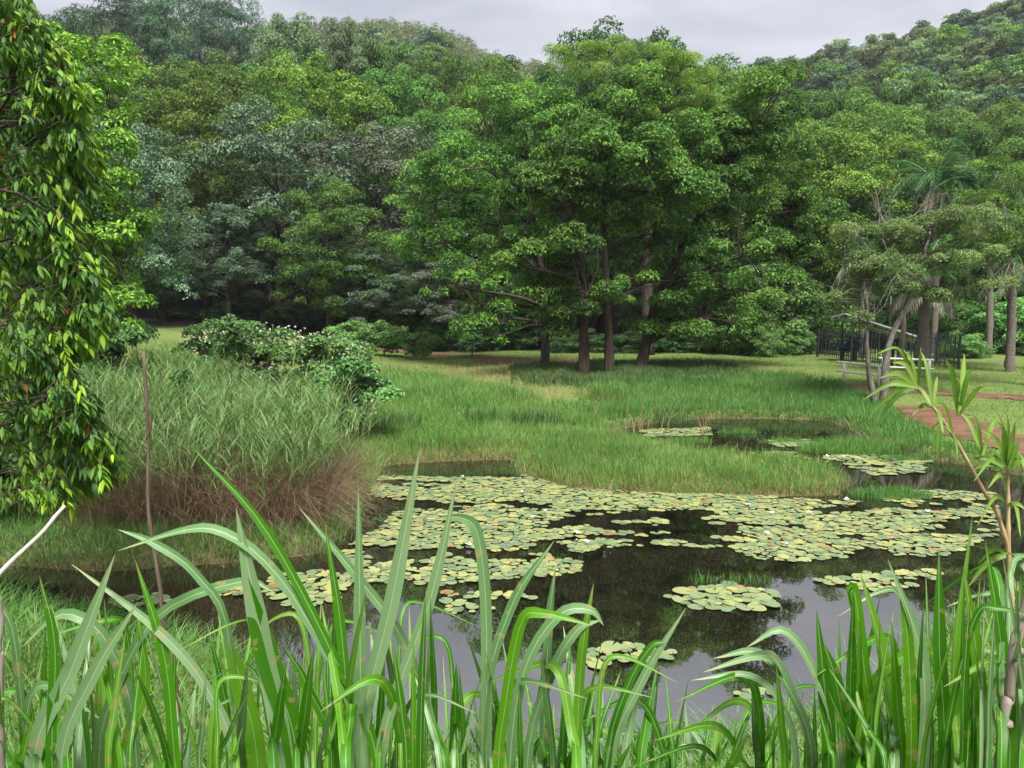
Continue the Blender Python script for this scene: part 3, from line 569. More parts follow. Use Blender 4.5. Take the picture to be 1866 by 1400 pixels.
row([(330, 95, 75, 'olive', 'b', 1.1), (430, 105, 77, 'olive'), (245, 120, 70, 'mid'), (600, 112, 74, 'bright', 'a', 1.15), (520, 95, 86, 'olive'), (730, 118, 80, 'mid'), (785, 190, 70, 'mid'), (850, 92, 86, 'mid'), (915, 110, 90, 'bright'), (380, 150, 66, 'olive'), (660, 140, 88, 'mid'), (970, 150, 78, 'mid'), (160, 110, 76, 'mid'), (470, 130, 80, 'mid')], 'in the middle of the left wood', 'trees in the middle of the left wood')
row([(535, 12, 97, 'pale', 'd', .9), (640, 22, 102, 'pale', 'd', .9), (700, 70, 105, 'mid'), (790, 110, 108, 'olive'), (590, 80, 104, 'mid'), (480, 90, 110, 'mid'), (850, 100, 112, 'mid')], 'on the skyline of the left wood', 'trees on the skyline')
row([(150, 20, 104, 'euc', 'euc', 1.1), (235, -50, 100, 'euc', 'euc', 1.1), (320, -70, 106, 'euc', 'euc'), (390, -40, 102, 'euc', 'euc'), (432, -60, 108, 'euc', 'euc', .9), (280, -20, 112, 'euc', 'euc')], 'cut by the top of the picture', 'tall trees at the top left', 'eucalypt_tree')
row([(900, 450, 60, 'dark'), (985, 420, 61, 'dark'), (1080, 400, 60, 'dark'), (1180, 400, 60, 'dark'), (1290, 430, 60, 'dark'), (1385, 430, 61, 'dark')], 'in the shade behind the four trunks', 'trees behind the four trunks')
row([(1010, 100, 76, 'mid'), (1095, 52, 68, 'dark'), (1170, 52, 66, 'dark'), (1235, 92, 72, 'mid'), (1310, 115, 80, 'mid'), (940, 125, 74, 'mid'), (1060, 200, 64, 'mid')], 'rising behind the group of four trunks', 'trees above the group')
row([(1360, 140, 84, 'mid'), (1500, 150, 88, 'mid'), (1560, 180, 80, 'olive'), (1470, 225, 66, 'bright'), (1545, 225, 68, 'bright', 'a', 1.1), (1640, 185, 86, 'mid'), (1600, 150, 100, 'mid'), (1700, 200, 90, 'olive'), (1760, 215, 82, 'mid'), (1830, 180, 90, 'olive'), (1885, 215, 80, 'mid'), (1960, 150, 86, 'mid'), (1610, 300, 66, 'dark'), (1720, 300, 68, 'mid'), (1830, 320, 66, 'mid')], 'at the foot of the right hill', 'trees at the foot of the right hill')
row([(1340, 560, 55, 'shrub', 'bush2'), (1420, 490, 58, 'shrub', 'bush', 1.2), (1390, 590, 53, 'shrub', 'bush2', .8), (1480, 520, 61, 'mid', 'bush'), (1450, 600, 55, 'shrub', 'bush2', .8), (1550, 540, 64, 'shrub', 'bush'), (1640, 550, 63, 'shrub', 'bush2'), (1720, 540, 60, 'shrub', 'bush', 1.1), (1790, 560, 58, 'shrub', 'bush2'), (1850, 540, 56, 'shrub', 'bush', 1.1), (1920, 560, 54, 'shrub', 'bush2'), (1760, 610, 52, 'shrub', 'bush2', .8)], 'behind the black fence and its left', 'bushes at the wood edge on the right', 'bush', 'bush', 'ab')
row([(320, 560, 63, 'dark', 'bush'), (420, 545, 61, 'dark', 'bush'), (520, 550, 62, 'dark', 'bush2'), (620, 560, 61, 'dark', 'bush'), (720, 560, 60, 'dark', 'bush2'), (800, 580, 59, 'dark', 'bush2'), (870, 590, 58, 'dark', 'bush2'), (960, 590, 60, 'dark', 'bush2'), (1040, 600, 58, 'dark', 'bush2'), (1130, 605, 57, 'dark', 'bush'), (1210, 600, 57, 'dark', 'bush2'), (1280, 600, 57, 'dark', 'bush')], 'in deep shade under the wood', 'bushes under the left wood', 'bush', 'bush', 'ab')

# hillside woods
hr = np.random.default_rng(77); pts = []
for y0, y1, u0, u1, s in [(98, 300, .12, .85, 7.6), (112, 400, -.75, .12, 8.5)]:
    for y in np.arange(y0, y1, s):
        for x in np.arange(u0*y, u1*y, s): pts.append((x+hr.uniform(-.45, .45)*s, y+hr.uniform(-.45, .45)*s))
pts = np.array(pts); z = H(pts[:, 0], pts[:, 1]); u = pts[:, 0]/pts[:, 1]
el = (z+6-CAM_Z)/pts[:, 1]
mask = np.interp(u, [-.8, -.3, -.15, 0, .1, .2, .33, .45, .7, .9], [.30, .31, .29, .28, .27, .25, .22, .20, .17, .17])   # what the nearer wood hides is left out
o_ = np.argsort(pts[:, 1]); pts, z, el, u, mask = pts[o_], z[o_], el[o_], u[o_], mask[o_]
vis = el > mask
pts, z = pts[vis], z[vis]
print('hill trees', len(pts))
near_h, rest = pts[:300], pts[300:]
for i, (p, zz) in enumerate(zip(near_h, z[:300])):
    s = hr.uniform(.8, 1.65); rust = i in (40, 140); 
    place(['h1', 'h2', 'h3'][hr.integers(3)], 'hillside_tree', (*p, zz-.4), hr.uniform(0, 6.28), s*hr.uniform(.9, 1.2), s, 'leaf_rust' if rust else ['leaf_hill', 'leaf_hill', 'leaf_pale', 'leaf_mid', 'leaf_olive', 'leaf_hill', 'leaf_euc', 'leaf_bright'][hr.integers(8)],
          f'rust coloured tree among the green trees on the right hillside, {"nearer" if i == 40 else "farther"} one' if rust else 'small green tree in the unbroken wood that covers the hillside', 'tree', 'trees covering the hillside')
if len(rest):
    n = len(rest); zz = z[300:]; q = 13; lb = []
    for (x, y), zb in zip(rest, zz):
        s = hr.uniform(.9, 1.6); lb += [(x, y, zb+5.6*s, 1.7*s), (x+1.4*s, y-.8*s, zb+3.9*s, 1.7*s), (x-1.3*s, y-.6*s, zb+4.2*s, 1.7*s), (x+.1, y-1.3*s, zb+2.6*s, 1.9*s)]
    V, Fs, tint, C = crown(hr, lb, min(n*420, 260000), .62, .42, 1.0, .8)
    tag(obj('far_wood', mk_mesh('far_wood', V, Fs, {'tint': tint}), M['leaf_hill']), 'continuous distant wood along the upper hillsides', 'wood', kind='stuff')

# bright tree behind the drooping one, and the shrub under it
tF = drop(at(120, 640, 24))
build_tree('young_tree', tF, lob([(165, 120, 62), (110, 100, 60), (200, 190, 50), (240, 330, 36), (225, 470, 40), (250, 420, 30), (235, 545, 36, -1.5), (225, 600, 34, -1.5), (185, 640, 36, -1.5), (200, 440, 44, -1.8), (190, 330, 44, -1.8), (60, 180, 80), (150, 220, 62), (190, 270, 48), (120, 300, 80), (180, 360, 52), (215, 410, 48), (130, 420, 70), (60, 380, 80), (170, 480, 60), (215, 520, 42), (180, 580, 45), (110, 560, 60), (50, 520, 70), (20, 280, 80), (-40, 300, 100), (-40, 480, 100), (20, 620, 60), (245, 405, 25)], 24, 1.6, 8), 34000,
           'bright yellow green tree behind the drooping leaved tree at the left edge', 'leaf_bright', 'bark', trunk_r=.2, ln=.17, wd=.085, rc=.36, seed=61)
tG = drop(at(190, 720, 22))
build_tree('leafy_shrub', tG, lob([(190, 640, 42), (150, 660, 50), (220, 620, 40), (110, 690, 55), (200, 690, 40), (160, 740, 40)], 22, 1, 9), 9000, 'dark tangled shrub between the drooping tree and the reeds', 'leaf_dark', 'bark', 'shrub', trunk_r=.08, ln=.13, wd=.07, rc=.3, seed=62)
tH = drop(at(60, 880, 15))
build_tree('leafy_shrub', tH, lob([(60, 800, 60), (10, 780, 70), (-50, 820, 80), (90, 850, 45), (30, 870, 60), (-40, 900, 70), (110, 780, 40)], 15, .8, 16), 9000, 'dark shrub in the shade under the drooping tree at the left edge', 'leaf_dark', 'bark', 'shrub', trunk_r=.06, ln=.12, wd=.06, rc=.28, seed=67)
# lantana with pale pink flower heads
def lantana(base, lobes, n, nf, label, seed):
    o = build_tree('flowering_shrub', base, lobes, n, label, 'leaf_lantana', 'bark', 'shrub', trunk_r=.05, ln=.12, wd=.08, rc=.3, seed=seed, flat=.8)
    rng = np.random.default_rng(seed+5); lb = np.array(lobes); lb[:, :3] -= np.array(base); ci = rng.choice(len(lb), nf, p=lb[:, 3]**2/(lb[:, 3]**2).sum()); d = rdir(rng, nf); d[:, 2] = np.abs(d[:, 2]); d[:, 1] -= .4; d = unit(d)
    P = lb[ci, :3]+d*np.array([1, 1, .8])*(lb[ci, 3]*1.1)[:, None]; k = 7; idx = np.repeat(np.arange(nf), k)
    e = rdir(rng, nf*k); V, Fs = leaves(P[idx]+e*.01, e+d[idx]*.5, e, .034, .034)
    tag(obj('flowers', mk_mesh('flowers', V, Fs, {'tint': np.tile(rng.uniform(0, 1, nf)[idx], 2)}), M['flower'], o), 'small pale pink flower heads', kind='stuff')
lantana(drop(at(480, 700, 27)), lob([(370, 625, 36), (420, 615, 40), (480, 625, 42), (540, 630, 42), (590, 640, 40), (640, 650, 36), (440, 655, 50), (520, 670, 50), (580, 680, 50), (620, 690, 46), (360, 665, 40), (400, 690, 50), (480, 710, 50)], 27, 1.2, 10), 26000, 620, 'big flowering shrub with pale pink heads behind the reeds', 63)
lantana(drop(at(660, 760, 23)), lob([(640, 690, 45), (680, 720, 34), (620, 730, 45), (665, 750, 34), (590, 740, 45)], 23, .6, 11), 11000, 130, 'rounded dark flowering shrub right of the reeds above the meadow', 64)
for px, py, dd, sc, lab in [(700, 612, 50, 30, 'low leafy weed thicket on the crest of the lawn before the wood'), (760, 622, 50, 24, 'low leafy weed patch right of the thicket on the lawn crest'), (640, 606, 50, 24, 'low leafy weed patch left of the thicket on the lawn crest')]:
    b = drop(at(px, 640, dd)); build_tree('weed_thicket', b, lob([(px-25, py, sc*.7), (px, py-3, sc*.8), (px+25, py+2, sc*.7), (px-10, py+12, sc*.8), (px+14, py+12, sc*.8)], dd, .8, px), 3500, lab, 'leaf_shrub', 'bark', 'shrub', trunk_r=.03, ln=.17, wd=.1, rc=.35, seed=px, twigs=False)
b = drop(at(860, 640, 52)); build_tree('sapling', b, lob([(860, 590, 18), (875, 580, 18), (850, 605, 14), (885, 600, 16)], 52, .4, 12), 1500, 'pale yellowish sapling under the left edge of the group', 'leaf_feather', 'bark', trunk_r=.05, ln=.22, wd=.11, rc=.3, seed=65)
b = drop(at(330, 760, 17.5)); build_tree('sapling', b, lob([(327, 690, 17), (320, 705, 16), (338, 710, 14), (330, 725, 12)], 17.5, .2, 13), 500, 'little leafy sapling poking out of the reed mound', 'leaf_mid', 'bark', trunk_r=.02, ln=.1, wd=.06, rc=.15, seed=66)

# ------------------------------------------------------------------ drooping leaved tree at the left edge
def droop_tree():
    rng = np.random.default_rng(91); D = 8.2; base = drop((-8.2, 8.6, 0)); o = thing('drooping_tree', base, 'glossy tree with long drooping leaves filling the left edge', 'tree')
    tp = spline([base-[0, 0, .3], base+[.1, 0, 2.2], base+[.0, .1, 4.6], base+[.2, 0, 7.2]], 16)-base
    V, Fs = flared(tp, np.linspace(.2, .06, 16), rng); obj('trunk', mk_mesh('trunk', V, Fs, smooth=True), M['bark'], o)
    tips = []; br = []
    edge = lambda py: np.interp(py, [20, 120, 250, 400, 440, 520, 600, 680, 740, 800, 860, 930], [35, 115, 170, 160, 135, 212, 185, 120, 145, 205, 220, 110])
    for i in range(1400):
        py = rng.uniform(30, 925); e = edge(py); px = e+22*math.sin(py*.045+1.5*math.sin(i*7.3))-(abs(rng.normal(0, 1))*95 if i % 5 < 3 else rng.uniform(-4, 24))-8; d = D+rng.uniform(-.7, 1.7)+max(0, (e-px)/160)
        tips.append(at(px, py, d)-base)
    tips = np.array(tips); pos, ax, nr, ln, tt = [], [], [], [], []
    for q in tips:
        j = int(np.clip((q[2]-.6)/7.2*15, 3, 14)); a = q+np.array([-rng.uniform(.15, .42), rng.normal(0, .2), rng.uniform(.05, .35)])
        if rng.uniform() < .025: br.append(limb(tp[j], a, .03, .011, rng, 9, .3, 5))
        tw = spline([a, a+(q-a)*.5+np.array([0, 0, .18]), q], 9); br.append(tube(tw, np.linspace(.006, .002, 9), 4, False))
        young = rng.uniform() < .55; k = rng.integers(18, 26); s = rng.uniform(.1, 1, k); s[-4:] = rng.uniform(.9, 1, 4); P = tw[np.clip((s*8).astype(int), 0, 7)]+(tw[-1]-tw[-2])*rng.uniform(0, 1, (k, 1))
        out = unit(q-tp[j]); th = rng.uniform(0, 6.28, k); dv = np.stack([np.cos(th)*.55, np.sin(th)*.55, -rng.uniform(.35, 1.1, k)], -1)+out*.35
        pos.append(P); ax.append(dv); nr.append(unit(np.stack([np.cos(th), np.sin(th), np.full(k, .8)], -1)+rng.normal(0, .3, (k, 3)))); ln.append(rng.uniform(.085, .16, k))
        t = np.where(s > .8, rng.uniform(.6, .93, k), rng.uniform(.3, .7, k)) if young else rng.uniform(0, .5, k); t[rng.uniform(0, 1, k) < .006] = 1; tt.append(t)
    V, Fs = join(br); tag(obj('branches', mk_mesh('branches', V, Fs, smooth=True), M['bark'], o), kind='stuff')
    pos, ax, nr, ln, tt = map(np.concatenate, (pos, ax, nr, ln, tt))
    # leaf blade: three sections, folded on the midrib and curving down
    def leafV(pos, ax, nr, ln):
        ax = unit(ax); side = unit(np.cross(nr, ax)); up = np.cross(ax, side); l = ln[:, None]; wv = l*.31; dn = np.array([0, 0, -1.])
        c = [pos, pos+ax*l*.33+dn*l*.02, pos+ax*l*.68+dn*l*.10, pos+ax*l*.97+dn*l*.24]
        return np.stack([c[0], c[1]-side*wv*.5+up*wv*.14, c[1], c[1]+side*wv*.5+up*wv*.14, c[2]-side*wv*.4+up*wv*.1, c[2], c[2]+side*wv*.4+up*wv*.1, c[3]], 1)
    FT = np.array([[0, 2, 1], [0, 3, 2], [4, 5, 7], [5, 6, 7]]); FQ = np.array([[1, 2, 5, 4], [2, 3, 6, 5]])
    V = leafV(pos, ax, nr, ln); wpos = pos+base
    infr = (np.abs(wpos[:, 0]/wpos[:, 1]) < .66); score = np.where(infr, wpos[:, 1], 99); big = np.argsort(score)[:300]; small = np.setdiff1d(np.arange(len(pos)), big)
    for i in big:
        obj('leaf', mk_mesh('leaf', V[i]-pos[i], [FT, FQ], {'tint': np.full(6, tt[i])}), M['leaf_droop'], o, pos[i])
    n = len(small); off = np.arange(n)[:, None, None]*8
    tag(obj('foliage', mk_mesh('foliage', V[small].reshape(-1, 3), [(off+FT).reshape(-1, 3), (off+FQ).reshape(-1, 4)], {'tint': np.concatenate([np.repeat(tt[small], 4), np.repeat(tt[small], 2)])}), M['leaf_droop'], o), kind='stuff')
droop_tree()

# ------------------------------------------------------------------ palms, acacias and the bare tree at the right
def frond_mesh(rng, L_=3.6, droop=1., dead=False):
    t = np.linspace(0, 1, 16); path = np.stack([L_*t*(1-.25*droop*t), np.zeros(16), L_*(.45*t-.75*droop*t*t) if not dead else -L_*t*.75], -1)
    if dead: path[:, 0] = L_*.55*np.sin(t*1.7)
    V0, F0 = tube(path, np.linspace(.035, .008, 16), 4, False); n = 46; s = np.linspace(.12, 1, n); P = np.stack([np.interp(s, t, path[:, i]) for i in range(3)], -1)
    T = unit(np.stack([np.interp(s, t, np.gradient(path, axis=0)[:, i]) for i in range(3)], -1)); Vs, Fs = [V0], [F0[0]]; off = len(V0); tri = []
    pos, ax, nr, ln = [], [], [], []
    for sd in (-1, 1):
        a = T*.55+np.array([0, sd*.8, 0])+np.array([0, 0, -.35 if not dead else -.9])+rng.normal(0, .12, (n, 3)); pos.append(P); ax.append(a); nr.append(np.tile([0, sd*-.2, 1.], (n, 1))); ln.append(.75*np.sin(np.pi*(.12+.85*s))**.6*rng.uniform(.85, 1.1, n))
    V1, F1 = leaves(np.concatenate(pos), np.concatenate(ax), np.concatenate(nr), np.concatenate(ln), .045, .1)
    V, F = np.concatenate([V0, V1]), [F0[0], F1[0]+off]
    return mk_mesh('frond', V, F, {'tint': np.concatenate([np.full(len(F0[0]), .6), np.tile(rng.uniform(0, 1, 2*n), 2)])})
pr = np.random.default_rng(17)
FG = [frond_mesh(pr, 3.4, d) for d in (.5, .8, 1.1, 1.3)]; FD = [frond_mesh(pr, 2.6, 1, True) for _ in range(3)]
for m_ in FG: m_.materials.append(M['palm_green'])
for m_ in FD: m_.materials.append(M['palm_dead'])
def palm(pxb, pyb, pxt, pyt, d, r, ng, nd, label, skirt=False, sc=1.):
    b = drop(at(pxb, pyb, d)); t = at(pxt, pyt, d)-b; o = thing('palm_tree', b, label, 'palm')
    k = 22; z = np.linspace(-.3, 1, k); path = np.stack([t[0]*z**2*np.sign(z), t[1]*np.clip(z, 0, 1)**2, np.maximum(t[2]*z, -.3)], -1)
    rad = r*(1.15-.25*np.clip(z, 0, 1))*(1+.05*np.cos(np.arange(k)*math.pi)); 
    if skirt: rad = rad*(1+1.0*sstep(.62, .98, z))
    V, Fs = flared(path, rad, pr, 1.25, 12); obj('trunk', mk_mesh('trunk', V, Fs, smooth=True), M['bark_palm'], o)
    for i in range(ng+nd):
        g = i < ng; q = obj('frond' if g else 'dead_frond', (FG if g else FD)[int(pr.integers(4 if g else 3))], None, o, t+np.array([0, 0, .1 if g else -.15]))
        q.rotation_euler = (pr.uniform(-.25, .25), (pr.uniform(-.9, .25) if g else pr.uniform(-.25, .2)), i*2.4+pr.uniform(-.3, .3)); q.scale = [sc*pr.uniform(.8, 1.1)]*3
    return o
palm(1680, 690, 1683, 505, 40.5, .27, 13, 9, 'stout palm with a shaggy flared trunk top behind the white railing', True)
palm(1838, 694, 1842, 470, 41, .21, 13, 8, 'palm with a slim dark trunk and brown hanging fronds near the right edge')
palm(1880, 690, 1868, 420, 43, .2, 12, 8, 'palm at the right edge with russet hanging fronds')
palm(1700, 660, 1700, 330, 56, .2, 18, 3, 'tall green palm rising behind the grey acacia', sc=1.2)
palm(1800, 660, 1790, 345, 54, .2, 16, 4, 'green palm rising behind the bare branches at the right', sc=1.2)
palm(1570, 650, 1580, 455, 52, .2, 12, 8, 'low palm with dead grey fronds left of the grey acacia')

def branches_rec(p, d, l, r, depth, rng, out_, tips, spread=.55, up=.12):
    e = p+d*l; out_.append(limb(p, e, r, r*.66, rng, 5, .1, 6 if r > .05 else 4))
    if depth == 0: tips.append(e); return
    for _ in range(2 if rng.uniform() < .6 else 3):
        nd = unit(d+rng.normal(0, spread, 3)+np.array([0, 0, up])); branches_rec(e, nd, l*rng.uniform(.65, .88), r*.62, depth-1, rng, out_, tips, spread, up)
def acacia(b, stems, lobes, n, label, seed, mat='leaf_acacia', ln=.11, wd=.045, bark='bark_grey'):
    rng = np.random.default_rng(seed); o = thing('acacia_tree', b, label, 'tree'); parts = []; ends = []
    for path, r in stems: P = spline(path, 14)-b; parts.append(flared(P, np.linspace(r, r*.16, 14), rng, 1.35)); ends += [(P[q], r*(.45-.03*q)) for q in (6, 7, 8, 9, 10, 11, 12, 13)]
    V, Fs = join(parts); obj('trunk', mk_mesh('trunk', V, Fs, smooth=True), M[bark], o); lb = np.array(lobes); lb[:, :3] -= b
    V, Fs, tint, C = crown(rng, lb, n, ln, wd, .42, .42, .1, .5, .2); br = []
    for q in lb:
        e = min(ends, key=lambda e: np.linalg.norm(e[0]-q[:3])+max(0, e[0][2]-q[2])*2); br.append(limb(e[0], q[:3], max(e[1]*.7, .02), .012, rng, 9, .3, 5))
        for c in C[rng.permutation(np.argsort(np.linalg.norm(C-q[:3], axis=1))[:50])[:9]]: br.append(limb(q[:3], c, .014, .005, rng, 5, .25, 4))
    V2, F2 = join(br); tag(obj('branches', mk_mesh('branches', V2, F2, smooth=True), M[bark], o), kind='stuff')
    tag(obj('crown', mk_mesh('crown', V, Fs, {'tint': tint}), M[mat], o), kind='stuff')
a1 = Gt(1598, 735)
acacia(a1, [([a1-[0, 0, .2], at(1585, 690, a1[1]), at(1580, 640, a1[1]), at(1578, 560, a1[1]), at(1560, 480, a1[1])], .14), ([a1+[.3, 0, -.2], at(1612, 690, a1[1]), at(1622, 620, a1[1]+.2), at(1650, 560, a1[1]+.3), at(1672, 500, a1[1]+.3), at(1700, 420, a1[1]+.5)], .18)],
       lob([(1560, 520, 40), (1600, 490, 50), (1540, 560, 32), (1650, 470, 55), (1700, 480, 55), (1760, 470, 50), (1620, 430, 45), (1690, 420, 50), (1560, 430, 40), (1750, 400, 50), (1800, 420, 45), (1580, 590, 26), (1540, 470, 28), (1720, 540, 40), (1780, 520, 40), (1640, 530, 40), (1520, 545, 20)], a1[1], 1.8, 14), 46000, 'grey barked acacia forked from the ground beside the red clearing', 71)
a2 = drop(at(1905, 690, 34))
acacia(a2, [([a2-[0, 0, .2], at(1895, 600, 34), at(1880, 500, 34), at(1830, 420, 34), at(1770, 370, 34)], .2), ([a2+[.3, 0, -.2], at(1915, 600, 34), at(1900, 450, 34), at(1860, 340, 34)], .18)],
       lob([(1850, 330, 45), (1810, 370, 42), (1860, 400, 50), (1780, 440, 36), (1840, 460, 40), (1900, 420, 60), (1900, 330, 60), (1810, 300, 30)], 34, 1.2, 15), 15000, 'olive acacia leaning in from the right edge with pale bare limbs', 72, 'leaf_olive')
def bare(b, pyt, d, label, seed, l=1.5, r=.09):
    rng = np.random.default_rng(seed); o = thing('bare_tree', b, label, 'tree'); out_, tips = [], []
    P = spline([b-[0, 0, .2], b+[.1, 0, 2.2], b+[-.1, 0, 4.4]], 10)-b; V, Fs = flared(P, np.linspace(r*1.6, r, 10), rng); obj('trunk', mk_mesh('trunk', V, Fs, smooth=True), M['dead_wood'], o)
    for sg in (-1, 1): branches_rec(P[-1], unit(np.array([sg*.45, rng.normal(0, .2), 1])), l, r*.8, 4, rng, out_, tips, .42, .25)
    V, Fs = join(out_); tag(obj('branches', mk_mesh('branches', V, Fs, smooth=True), M['dead_wood'], o), kind='stuff')
bare(drop(at(1640, 660, 43)), 230, 43, 'leafless grey tree with forked twigs above the acacia', 73, 1.9, .1)

# ------------------------------------------------------------------ fence, panels, railings, lamp, tank
def mesh_obj(name, parts, mat, parent, loc=None, smooth=False): V, Fs = join(parts); return obj(name, mk_mesh(name, V, Fs, smooth=smooth), M[mat], parent, loc)
F0, F1, F2 = Gt(1489, 654), Gt(1560, 677), Gt(1746, 680)
F1 = drop(np.array([F0[0]+1.6, 43.5, 0])); F2 = drop(at(1746, 680, 43)); F0 = drop(at(1489, 660, 52)); F3 = drop(np.array([F2[0]+1.9, 51.0, 0]))
fence = thing('palisade_fence', F1, 'black steel palisade fence around the solar panel', 'fence')
pale_me = None; FH = 1.85
V, Fs = join([box((0, 0, FH/2), (.06, .022, FH-.16)), (np.array([[-.03, -.011, FH-.08], [.03, -.011, FH-.08], [.03, .011, FH-.08], [-.03, .011, FH-.08], [0, 0, FH+.06]]), [np.array([[0, 1, 4], [1, 2, 4], [2, 3, 4], [3, 0, 4]])])])
pale_me = mk_mesh('pale', V, Fs); pale_me.materials.append(M['black_metal'])
V, Fs = join([box((0, 0, FH/2+.05), (.11, .11, FH+.1)), box((0, 0, FH+.12), (.14, .14, .04))]); post_me = mk_mesh('post', V, Fs); post_me.materials.append(M['black_metal'])
for a, b in [(F0, F1), (F1, F2), (F2, F3), (F3, F0)]:
    l = np.linalg.norm((b-a)[:2]); rz = math.atan2(b[1]-a[1], b[0]-a[0]); n = int(l/.24)
    for i in range(1, n):
        p = a+(b-a)*i/n; q = obj('pale', pale_me, None, fence, p-F1+[0, 0, .05]); q.rotation_euler[2] = rz
    for i in range(0, max(2, int(l/2.9))):
        p = drop(a+(b-a)*i/max(2, int(l/2.9))); q = obj('post', post_me, None, fence, p-F1-[0, 0, .05]); q.rotation_euler[2] = rz
    for hgt in (.35, 1.5):
        V, Fs = box(((a+b)/2-F1)+[0.03*math.sin(rz), -.03*math.cos(rz), hgt], (l, .04, .05), rz, 0)
        V[:, 2] += np.where(((V[:, :2]-((a+b)/2-F1)[:2])@((b-a)[:2]/l)) > 0, (b-a)[2]/2, -(b-a)[2]/2); obj('rail', mk_mesh('rail', V, Fs), M['black_metal'], fence)
# solar array on posts
sb = drop(at(1600, 660, 47.5)); sol = thing('solar_panel', sb, 'tilted solar panel array on posts inside the black fence', 'solar panel')
tl = .30
def tilted(c, s): V, Fs = box(c, s, 0, 0); c1, s1 = math.cos(tl), math.sin(tl); V = V@np.array([[c1, 0, s1], [0, 1, 0], [-s1, 0, c1]]).T; V[:, 2] -= V[:, 1]*.12; return V+np.array([0, 0, 2.15]), Fs
mesh_obj('frame', [tilted((0, -1.02, .0), (5.4, .05, .07)), tilted((0, 1.02, .0), (5.4, .05, .07)), tilted((-2.7, 0, 0), (.05, 2.0, .07)), tilted((2.7, 0, 0), (.05, 2.0, .07)), tilted((0, 0, -.09), (5.3, .08, .06))], 'galv', sol)
for i in range(5): mesh_obj('module', [tilted((-2.12+i*1.06, 0, .005), (1.03, 1.96, .035))], 'cell', sol)
for x, y in ((-2.0, -.7), (-2.0, .7), (1.9, -.7), (1.9, .7)): hz_ = 2.0-x*math.tan(tl)-y*.12; mesh_obj('leg', [box((x, y, hz_/2-.1), (.07, .07, hz_+.1))], 'black_metal', sol)
# dark blue pressure tank on legs
tb = drop(at(1545, 665, 48.5)); tk = thing('water_tank', tb, 'dark blue horizontal tank behind the left of the fence', 'tank')
prof = [(-.75, .05), (-.72, .2), (-.62, .33), (-.5, .38), (.5, .38), (.62, .33), (.72, .2), (.75, .05)]
V, Fs = tube(np.array([(x, 0, .95) for x, r in prof]), np.array([r for x, r in prof]), 18); obj('body', mk_mesh('body', V, Fs, smooth=True), M['tank'], tk)
for x in (-.4, .4): mesh_obj('leg', [box((x, 0, .3), (.08, .5, .62))], 'black_metal', tk)
V, Fs = tube(spline([(.1, 0, 1.3), (.1, 0, 1.6), (.5, 0, 1.65), (.9, 0, 1.2), (.9, 0, .1)], 14), .03, 8); obj('pipe', mk_mesh('pipe', V, Fs, smooth=True), M['tank'], next(c for c in COL.objects if c.parent == tk and c.name.startswith('body')))
def railing(pL, pR, dL, dR, posts, h, label):
    a, b = drop(at(pL[0], pL[1], dL)), drop(at(pR[0], pR[1], dR)); o = thing('white_railing', a, label, 'railing'); L_ = b-a; l = np.linalg.norm(L_[:2]); rz = math.atan2(L_[1], L_[0])
    for z in (h, h*.52):
        V, Fs = tube(np.array([[t*L_[0], t*L_[1], z+t*L_[2]] for t in np.linspace(0, 1, 6)]), .05, 10); obj('rail', mk_mesh('rail', V, Fs, smooth=True), M['white_paint'], o)
    for t in posts:
        V, Fs = tube(np.array([[t*L_[0], t*L_[1], z+t*L_[2]] for z in (-.2, h*.5, h-.02)]), .062, 10); q = obj('post', mk_mesh('post', V, Fs, smooth=True), M['white_paint'], o)
railing((1523, 703), (1605, 710), 36.5, 35, (.18, .95), .9, 'white painted pipe railing left of the forked acacia')
railing((1600, 695), (1700, 700), 38.5, 37.5, (.08, .92), .9, 'white painted pipe railing before the shaggy palm, right of the other')
lp = drop(at(1617, 670, 50)); lamp = thing('lamp_post', lp, 'thin dark pole with a small white lamp head behind the acacia', 'street lamp')
V, Fs = tube(np.array([[0, 0, -.2], [0, 0, 2], [0, 0, 4.7]]), np.array([.05, .045, .035]), 10); obj('pole', mk_mesh('pole', V, Fs, smooth=True), M['black_metal'], lamp)
mesh_obj('lamp_head', [box((.22, 0, 4.8), (.6, .22, .07), 0, .2), box((.05, 0, 4.73), (.16, .12, .12))], 'white_paint', next(c for c in COL.objects if c.parent == lamp))

# ------------------------------------------------------------------ water lilies
lr = np.random.default_rng(29)
def pad_geo(rng, n=18):
    a0 = rng.uniform(0, 6.28); a = a0+np.linspace(.13, 2*np.pi-.13, n); r = 1+.035*np.sin(a*3+rng.uniform(0, 6))+rng.normal(0, .015, n)
    up = np.clip(rng.normal(.008, .02, n), 0, .1)*rng.uniform(.3, 1.6)
    V = [np.array([[math.cos(a0)*.12, math.sin(a0)*.12, 0.]])]+[np.stack([np.cos(a)*r*f, np.sin(a)*r*f, np.full(n, 0.)+z*1.], -1) for f, z in ((.86, .012), (1, up+.012))]
    V = np.concatenate(V); i = np.arange(n-1); T = np.stack([np.zeros(n-1, int), 1+i, 2+i], -1); Q = np.stack([1+i, 1+n+i, 2+n+i, 2+i], -1)
    return V, T, Q
PADS = [pad_geo(lr) for _ in range(10)]
def pad_mesh(i, t): V, T, Q = PADS[i]; k = len(T); return mk_mesh('lily_pad', V, [T, Q], {'tint': np.full(2*k, t), 'rim': np.concatenate([np.zeros(k), np.full(k, [.0, .35, .7, .15][i % 4])])})
PADM = [pad_mesh(i, 0) for i in range(10)]
for m_ in PADM: m_.materials.append(M['pad'])
